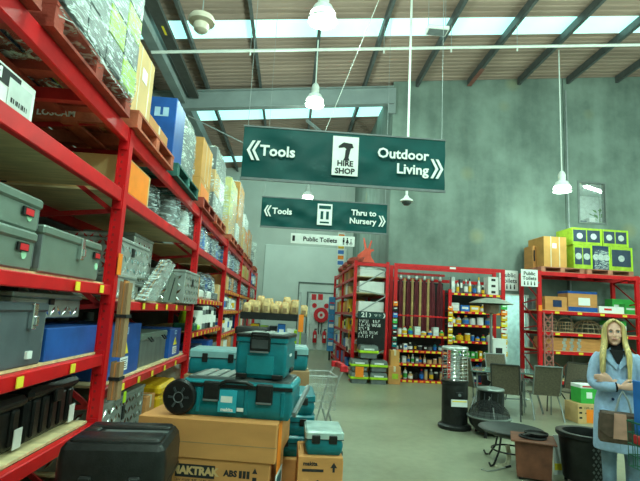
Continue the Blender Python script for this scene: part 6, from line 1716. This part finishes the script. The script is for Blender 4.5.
# ================================================================== the woman
WYP = 4.4
pc = at(616, 345, Y=WYP)
wm_ = thing('person', 'woman with long blond hair in pale blue coat, arms crossed', 'person', (pc.x+.0, WYP, 0), math.radians(-31)); wm_.scale = (1, 1, 1.015)
def ring(cx, cy, z, a, b, n=20, e=.85):
    return [(cx+a*math.copysign(abs(math.cos(q))**e, math.cos(q)), cy+b*math.copysign(abs(math.sin(q))**e, math.sin(q)), z) for q in [2*PI*i/n for i in range(n)]]
def limb(mb, pts, n=12):
    """pts: (x, y, z, radius); a few in-between points keep the bends round"""
    P = [Vector(p[:3]) for p in pts]; Rr = [p[3] for p in pts]; out = []; rs = []
    for i in range(len(P)-1):
        for k in range(4):
            u = k/4; p0, p1, p2, p3 = P[max(i-1, 0)], P[i], P[i+1], P[min(i+2, len(P)-1)]
            out.append(.5*((2*p1)+(p2-p0)*u+(2*p0-5*p1+4*p2-p3)*u*u+(3*p1-p0-3*p2+p3)*u**3)); rs.append(Rr[i]+(Rr[i+1]-Rr[i])*u)
    out.append(P[-1]); rs.append(Rr[-1])
    return mb.tube(out, rs, n)
def ball(mb, c, a, b, h, n=16, m=10):
    return mb.loft([[(c[0]+a*math.cos(2*PI*i/n)*math.sin(q), c[1]+b*math.sin(2*PI*i/n)*math.sin(q), c[2]-h*math.cos(q)) for i in range(n)] for q in [.02+(PI-.04)*j/m for j in range(m+1)]])
# head centre
HX_, HY_, HZ_ = -.015, -.035, 1.555
body = MB()
ball(body, (HX_, HY_+.012, HZ_+.018), .072, .090, .100)          # skull
ball(body, (HX_, HY_-.018, HZ_-.035), .056, .066, .078)          # jaw
ball(body, (HX_, HY_-.055, HZ_-.090), .026, .024, .020)          # chin
limb(body, [(HX_, HY_-.075, HZ_+.022, .008), (HX_, HY_-.089, HZ_-.004, .010), (HX_, HY_-.096, HZ_-.021, .0125), (HX_, HY_-.078, HZ_-.027, .009)], 10)   # nose
for s in (-1, 1):
    ball(body, (HX_+s*.032, HY_-.060, HZ_-.018), .024, .020, .026)    # cheeks
    ball(body, (HX_+s*.073, HY_+.012, HZ_-.005), .010, .020, .032)    # ears
    ball(body, (HX_+s*.028, HY_-.070, HZ_+.030), .026, .012, .009)    # brow ridge
ball(body, (HX_, HY_-.079, HZ_-.056), .024, .012, .012)          # mouth
limb(body, [(0, .01, 1.36, .066), (-.005, 0, 1.43, .052), (HX_, HY_+.02, 1.50, .050)], 14)       # neck
body.loft([ring(0, 0, z, a, b) for z, a, b in ((.80, .15, .10), (.95, .165, .11), (1.10, .125, .09), (1.25, .145, .10), (1.36, .15, .07), (1.40, .08, .05))])
for s in (-1, 1):       # legs and feet inside the jeans
    limb(body, [(s*.085, 0, .88, .085), (s*.09, -.005, .50, .055), (s*.09, .01, .10, .036), (s*.09, -.0, .05, .035)])
    limb(body, [(s*.09, .02, .045, .034), (s*.095, -.08, .035, .032), (s*.10, -.16, .025, .022)])
# arms: her right (left in the picture) lies across in front
ARM_R = [(-.150, .0, 1.345), (-.195, -.075, 1.105), (-.09, -.185, 1.085), (.005, -.205, 1.10)]
ARM_L = [(.150, .0, 1.345), (.205, -.07, 1.10), (.10, -.15, 1.09), (-.045, -.165, 1.135)]
limb(body, [(*ARM_R[0], .04), (*ARM_R[1], .036), (*ARM_R[2], .031), (*ARM_R[3], .024)])
limb(body, [(*ARM_L[0], .04), (*ARM_L[1], .036), (*ARM_L[2], .031), (*ARM_L[3], .024)])
def hand(mb, w, d, side, nrm, size=1.0):
    """palm and five fingers: w wrist, d towards the fingertips, side towards the thumb, nrm out of the back of the hand"""
    w, d, side, nrm = Vector(w), Vector(d).normalized(), Vector(side).normalized(), Vector(nrm).normalized(); k = size
    P = lambda u, v, z=0: w+d*u*k+side*v*k+nrm*z*k
    mb.loft([[P(u, v*a, zz*b) for v, zz in ((1, 0), (.7, .8), (0, 1), (-.7, .8), (-1, 0), (-.7, -.8), (0, -1), (.7, -.8))] for u, a, b in ((-.01, .024, .020), (.02, .032, .018), (.055, .039, .016), (.082, .038, .013))])
    for i, (v, L, r) in enumerate(((.029, .070, .0088), (.0105, .078, .0090), (-.009, .072, .0086), (-.028, .056, .0078))):
        a, b, c = P(.078, v, .002), P(.078+L*.50, v*1.08, -.004), P(.078+L*.80, v*1.08, -.022)
        limb(mb, [(*a, r*k*1.12), (*b, r*k), (*c, r*k*.9), (*P(.078+L*.92, v*1.06, -.036), r*k*.75)], 8)
    limb(mb, [(*P(.012, .024), .014*k), (*P(.040, .052, -.006), .0115*k), (*P(.068, .058, -.014), .010*k), (*P(.088, .052, -.022), .0085*k)], 8)
hand(body, (.018, -.215, 1.098), (1, .18, .10), (0, -.25, 1), (0, -1, -.2), .92)
hand(body, (-.060, -.178, 1.143), (-1, -.12, .12), (0, -.3, 1), (0, -1, .35), .92)
remeshed(body, 'body', SKIN, wm_, .0055, 3)
# face details
EY = HY_-.0785
for s in (-1, 1):
    e = MB(); ball(e, (HX_+s*.0295, EY+.001, HZ_+.012), .0125, .006, .0062, 12, 8); eo = e.build('eye', M('eye_white', (.70, .70, .66), .3), wm_)
    i = MB(); ball(i, (HX_+s*.0295, EY-.0035, HZ_+.012), .0058, .003, .0058, 10, 6); i.build('iris', M('iris_dark', (.05, .07, .09), .2), eo)
    MB().tube([(HX_+s*.012, EY-.004, HZ_+.027), (HX_+s*.030, EY-.003, HZ_+.0315), (HX_+s*.046, EY+.008, HZ_+.027)], [.003, .0035, .002], 6).build('eyebrow', M('brow_brown', (.22, .13, .06), .7), wm_)
    MB().tube([(HX_+s*.016, EY-.003, HZ_+.017), (HX_+s*.030, EY-.004, HZ_+.0205), (HX_+s*.043, EY+.005, HZ_+.016)], .0022, 6).build('eyelid', M('lash_brown', (.06, .04, .03), .7), wm_)
MB().tube([(HX_-.022, HY_-.083, HZ_-.055), (HX_-.010, HY_-.0905, HZ_-.052), (HX_, HY_-.092, HZ_-.054), (HX_+.010, HY_-.0905, HZ_-.052), (HX_+.022, HY_-.083, HZ_-.055)], [.002, .0048, .005, .0048, .002], 8).build('lips', M('lip_rose', (.46, .16, .14), .4), wm_)
# clothes
top = MB(); top.loft([ring(0, -.004, z, a, b) for z, a, b in ((1.12, .13, .105), (1.26, .15, .118), (1.36, .15, .088), (1.405, .085, .068), (1.43, .062, .060), (1.475, .058, .057))])
remeshed(top, 'black_top', M('black_knit', (.012, .012, .014), .85, var=.2), wm_, .008, 3)
COAT = M('pale_blue_wool', (.34, .47, .68), .85, var=.10, scale=30, bump=.15, bscale=200)
COATD = M('blue_wool_trim', (.30, .43, .62), .85, var=.10, scale=30)
coat = MB()
coat.loft([ring(0, 0, z, a, b, 24) for z, a, b in ((.53, .215, .165), (.58, .213, .164), (.80, .203, .155), (.95, .19, .145), (1.06, .158, .130), (1.16, .152, .128), (1.27, .160, .126), (1.345, .168, .098), (1.385, .13, .078), (1.41, .085, .070))])
limb(coat, [(-.125, .0, 1.352, .054), (-.172, -.02, 1.27, .056), (*ARM_R[1], .052), (*ARM_R[2], .045), (-.02, -.203, 1.097, .039)], 14)
limb(coat, [(.125, .0, 1.352, .054), (.172, -.02, 1.27, .056), (*ARM_L[1], .053), (*ARM_L[2], .045), (-.02, -.165, 1.13, .039)], 14)
remeshed(coat, 'coat', COAT, wm_, .009, 3)
# the open neck: black knit shows between the lapels
MB().prism([(-.062, 1.405), (.058, 1.405), (.012, 1.285), (-.004, 1.285)], 'y', -.128, -.05).build('neck_opening', MATS['black_knit'], wm_)
for s in (-1, 1):
    lp = MB()
    lp.add([(s*.052, -.074, 1.425), (s*.105, -.098, 1.36), (s*.088, -.128, 1.315), (s*.012, -.148, 1.235), (s*.004, -.142, 1.262), (s*.040, -.118, 1.345),
            (s*.052, -.060, 1.425), (s*.105, -.085, 1.36), (s*.088, -.115, 1.315), (s*.012, -.13, 1.235), (s*.004, -.125, 1.262), (s*.040, -.10, 1.345)],
           [(0, 1, 2, 5), (5, 2, 3, 4), (6, 11, 8, 7), (11, 10, 9, 8)]+[(i, (i+1) % 6, 6+(i+1) % 6, 6+i) for i in range(6)])
    lp.build('lapel', COATD, wm_)
for z in (.98, .84): MB().cyl((-.05, -.13, z), (-.05, -.163, z), .012, 12).build('button', NAVY, wm_)
MB().tube([(-.028, -.216, 1.09+.038), (-.020, -.248, 1.095), (-.022, -.21, 1.055)], .008, 6).build('cuff_band', MATS['black_knit'], wm_)
onebox('coat_edge', COATD, wm_, -.012, .0, -.168, -.12, .56, 1.0, .003)
MB().box(-.16, -.07, -.150, -.10, .86, .885, .004).build('pocket_flap', COATD, wm_)
jn = MB()
jn.loft([ring(0, .0, z, a, b) for z, a, b in ((.70, .165, .105), (.85, .165, .11), (.95, .16, .11))])
for s in (-1, 1): limb(jn, [(s*.082, 0, .85, .092), (s*.088, -.005, .62, .080), (s*.09, -.01, .47, .062), (s*.09, .005, .25, .056), (s*.09, .01, .08, .055)], 14)
remeshed(jn, 'jeans', M('blue_denim', (.16, .24, .33), .8, var=.25, scale=9, bump=.1, bscale=200), wm_, .009, 3)
for s in (-1, 1):
    sh = MB(); limb(sh, [(s*.09, .055, .05, .042), (s*.092, -.03, .05, .046), (s*.098, -.12, .038, .040), (s*.102, -.18, .030, .026)], 12); sh.box(s*.095-.042, s*.095+.042, -.20, .085, 0, .022, .01)
    remeshed(sh, 'shoe', BLACK, wm_, .007, 3)
# hair: a cap and many long locks
HAIR = M('blond_hair', (.66, .50, .20), .45, var=.32, scale=26, stretch=(3, 3, .25))
hr = MB(); r = random.Random(4)
ball(hr, (HX_, HY_+.028, HZ_+.026), .083, .090, .106, 20, 12)
for s in (-1, 1):
    for k in range(26):
        u = k/25; a0 = -.95+u*2.6        # from beside the face round to the back
        cx, cy = HX_+s*.012, HY_-.02
        L = (.34 if s > 0 else .27)+r.uniform(-.05, .05)
        st = Vector((HX_+s*.006, HY_-.055+.10*u, HZ_+.120-.012*u))
        x1 = HX_+s*.079*max(.25, math.cos((u-.28)*1.25)); y1 = HY_-.042+.155*u
        md = Vector((x1, y1, HZ_+.03))
        lo_ = Vector((HX_+s*(.078+.012*r.random())*max(.3, math.cos((u-.25)*1.2)), y1-.012, HZ_-.09))
        fr = 1-u
        en1 = Vector((lo_.x+s*.022*fr+r.uniform(-.006, .006), min(lo_.y, .10)-.075*fr, HZ_-.20))
        en = Vector((en1.x+s*.010*fr-(s*.025*fr if s > 0 else 0)+r.uniform(-.01, .01), en1.y-.035*fr+r.uniform(-.008, .008), HZ_-.10-L))
        limb(hr, [(*st, .009), (*(st.lerp(md, .55)+Vector((s*.014, 0, .010))), .016), (*md, .019), (*lo_, .0205), (*en1, .020), (*en, .005)], 7)
hr.build('hair', HAIR, wm_, 70)
# handbag on her arm
bx_, by_ = at(620, 428, Y=4.06).x, 4.06
bag = thing('handbag', 'brown leather handbag with pink front strap held by woman', 'handbag', (bx_, by_, at(620, 443, Y=4.06).z), math.radians(-28))
LEA = M('brown_leather', (.10, .062, .045), .5, var=.25, scale=18, bump=.15)
BH = at(620, 412, Y=4.06).z-at(620, 443, Y=4.06).z; BW = .16
bm = MB(); bm.loft([[(x, y, z) for x, y in rrect(a, b, .03)] for a, b, z in ((BW*.95, .045, 0), (BW*1.02, .055, .02), (BW*1.0, .05, BH*.6), (BW*.92, .035, BH*.92), (BW*.88, .02, BH))]); bm.build('bag_body', LEA, bag)
MB().prism([(-BW*1.0, BH*.94), (BW*.98, BH*.94), (BW*1.0, BH*.40), (BW*.6, BH*.20), (-BW*.6, BH*.20), (-BW*1.0, BH*.40)], 'y', -.064, -.056).build('flap', LEA, bag)
MB().add([(-.045, -.068, BH*.97), (.040, -.068, BH*.97), (.048, -.070, BH*.16), (-.058, -.070, BH*.16), (-.045, -.060, BH*.97), (.040, -.060, BH*.97), (.048, -.060, BH*.16), (-.058, -.060, BH*.16)], [(0, 1, 2, 3), (4, 7, 6, 5), (0, 4, 5, 1), (1, 5, 6, 2), (2, 6, 7, 3), (3, 7, 4, 0)]).build('front_strap', M('pink_leather', (.52, .28, .21), .5), bag)
MB().tube([(-.03, 0, BH*.95), (.0, .01, BH+.10), (.03, .02, BH+.17), (.07, .02, BH+.10), (.09, 0, BH*.95)], .009, 6).build('carry_strap', M('grey_strap', (.30, .33, .34), .4, metal=.3), bag)
# her trolley at the right edge, seen from its handle end
tr = trolley(at(622, 460, Y=3.62).x+1.05, 3.62, PI, 'dark green wire trolley with blue panel at the right edge', GREEND, REDP)
MB().box(.78, .80, -.20, .20, .80, 1.22, .006).build('blue_panel', BLUEP, tr)
MB().box(.775, .805, -.21, .21, .73, .80, .006).build('red_strip', REDP, tr)
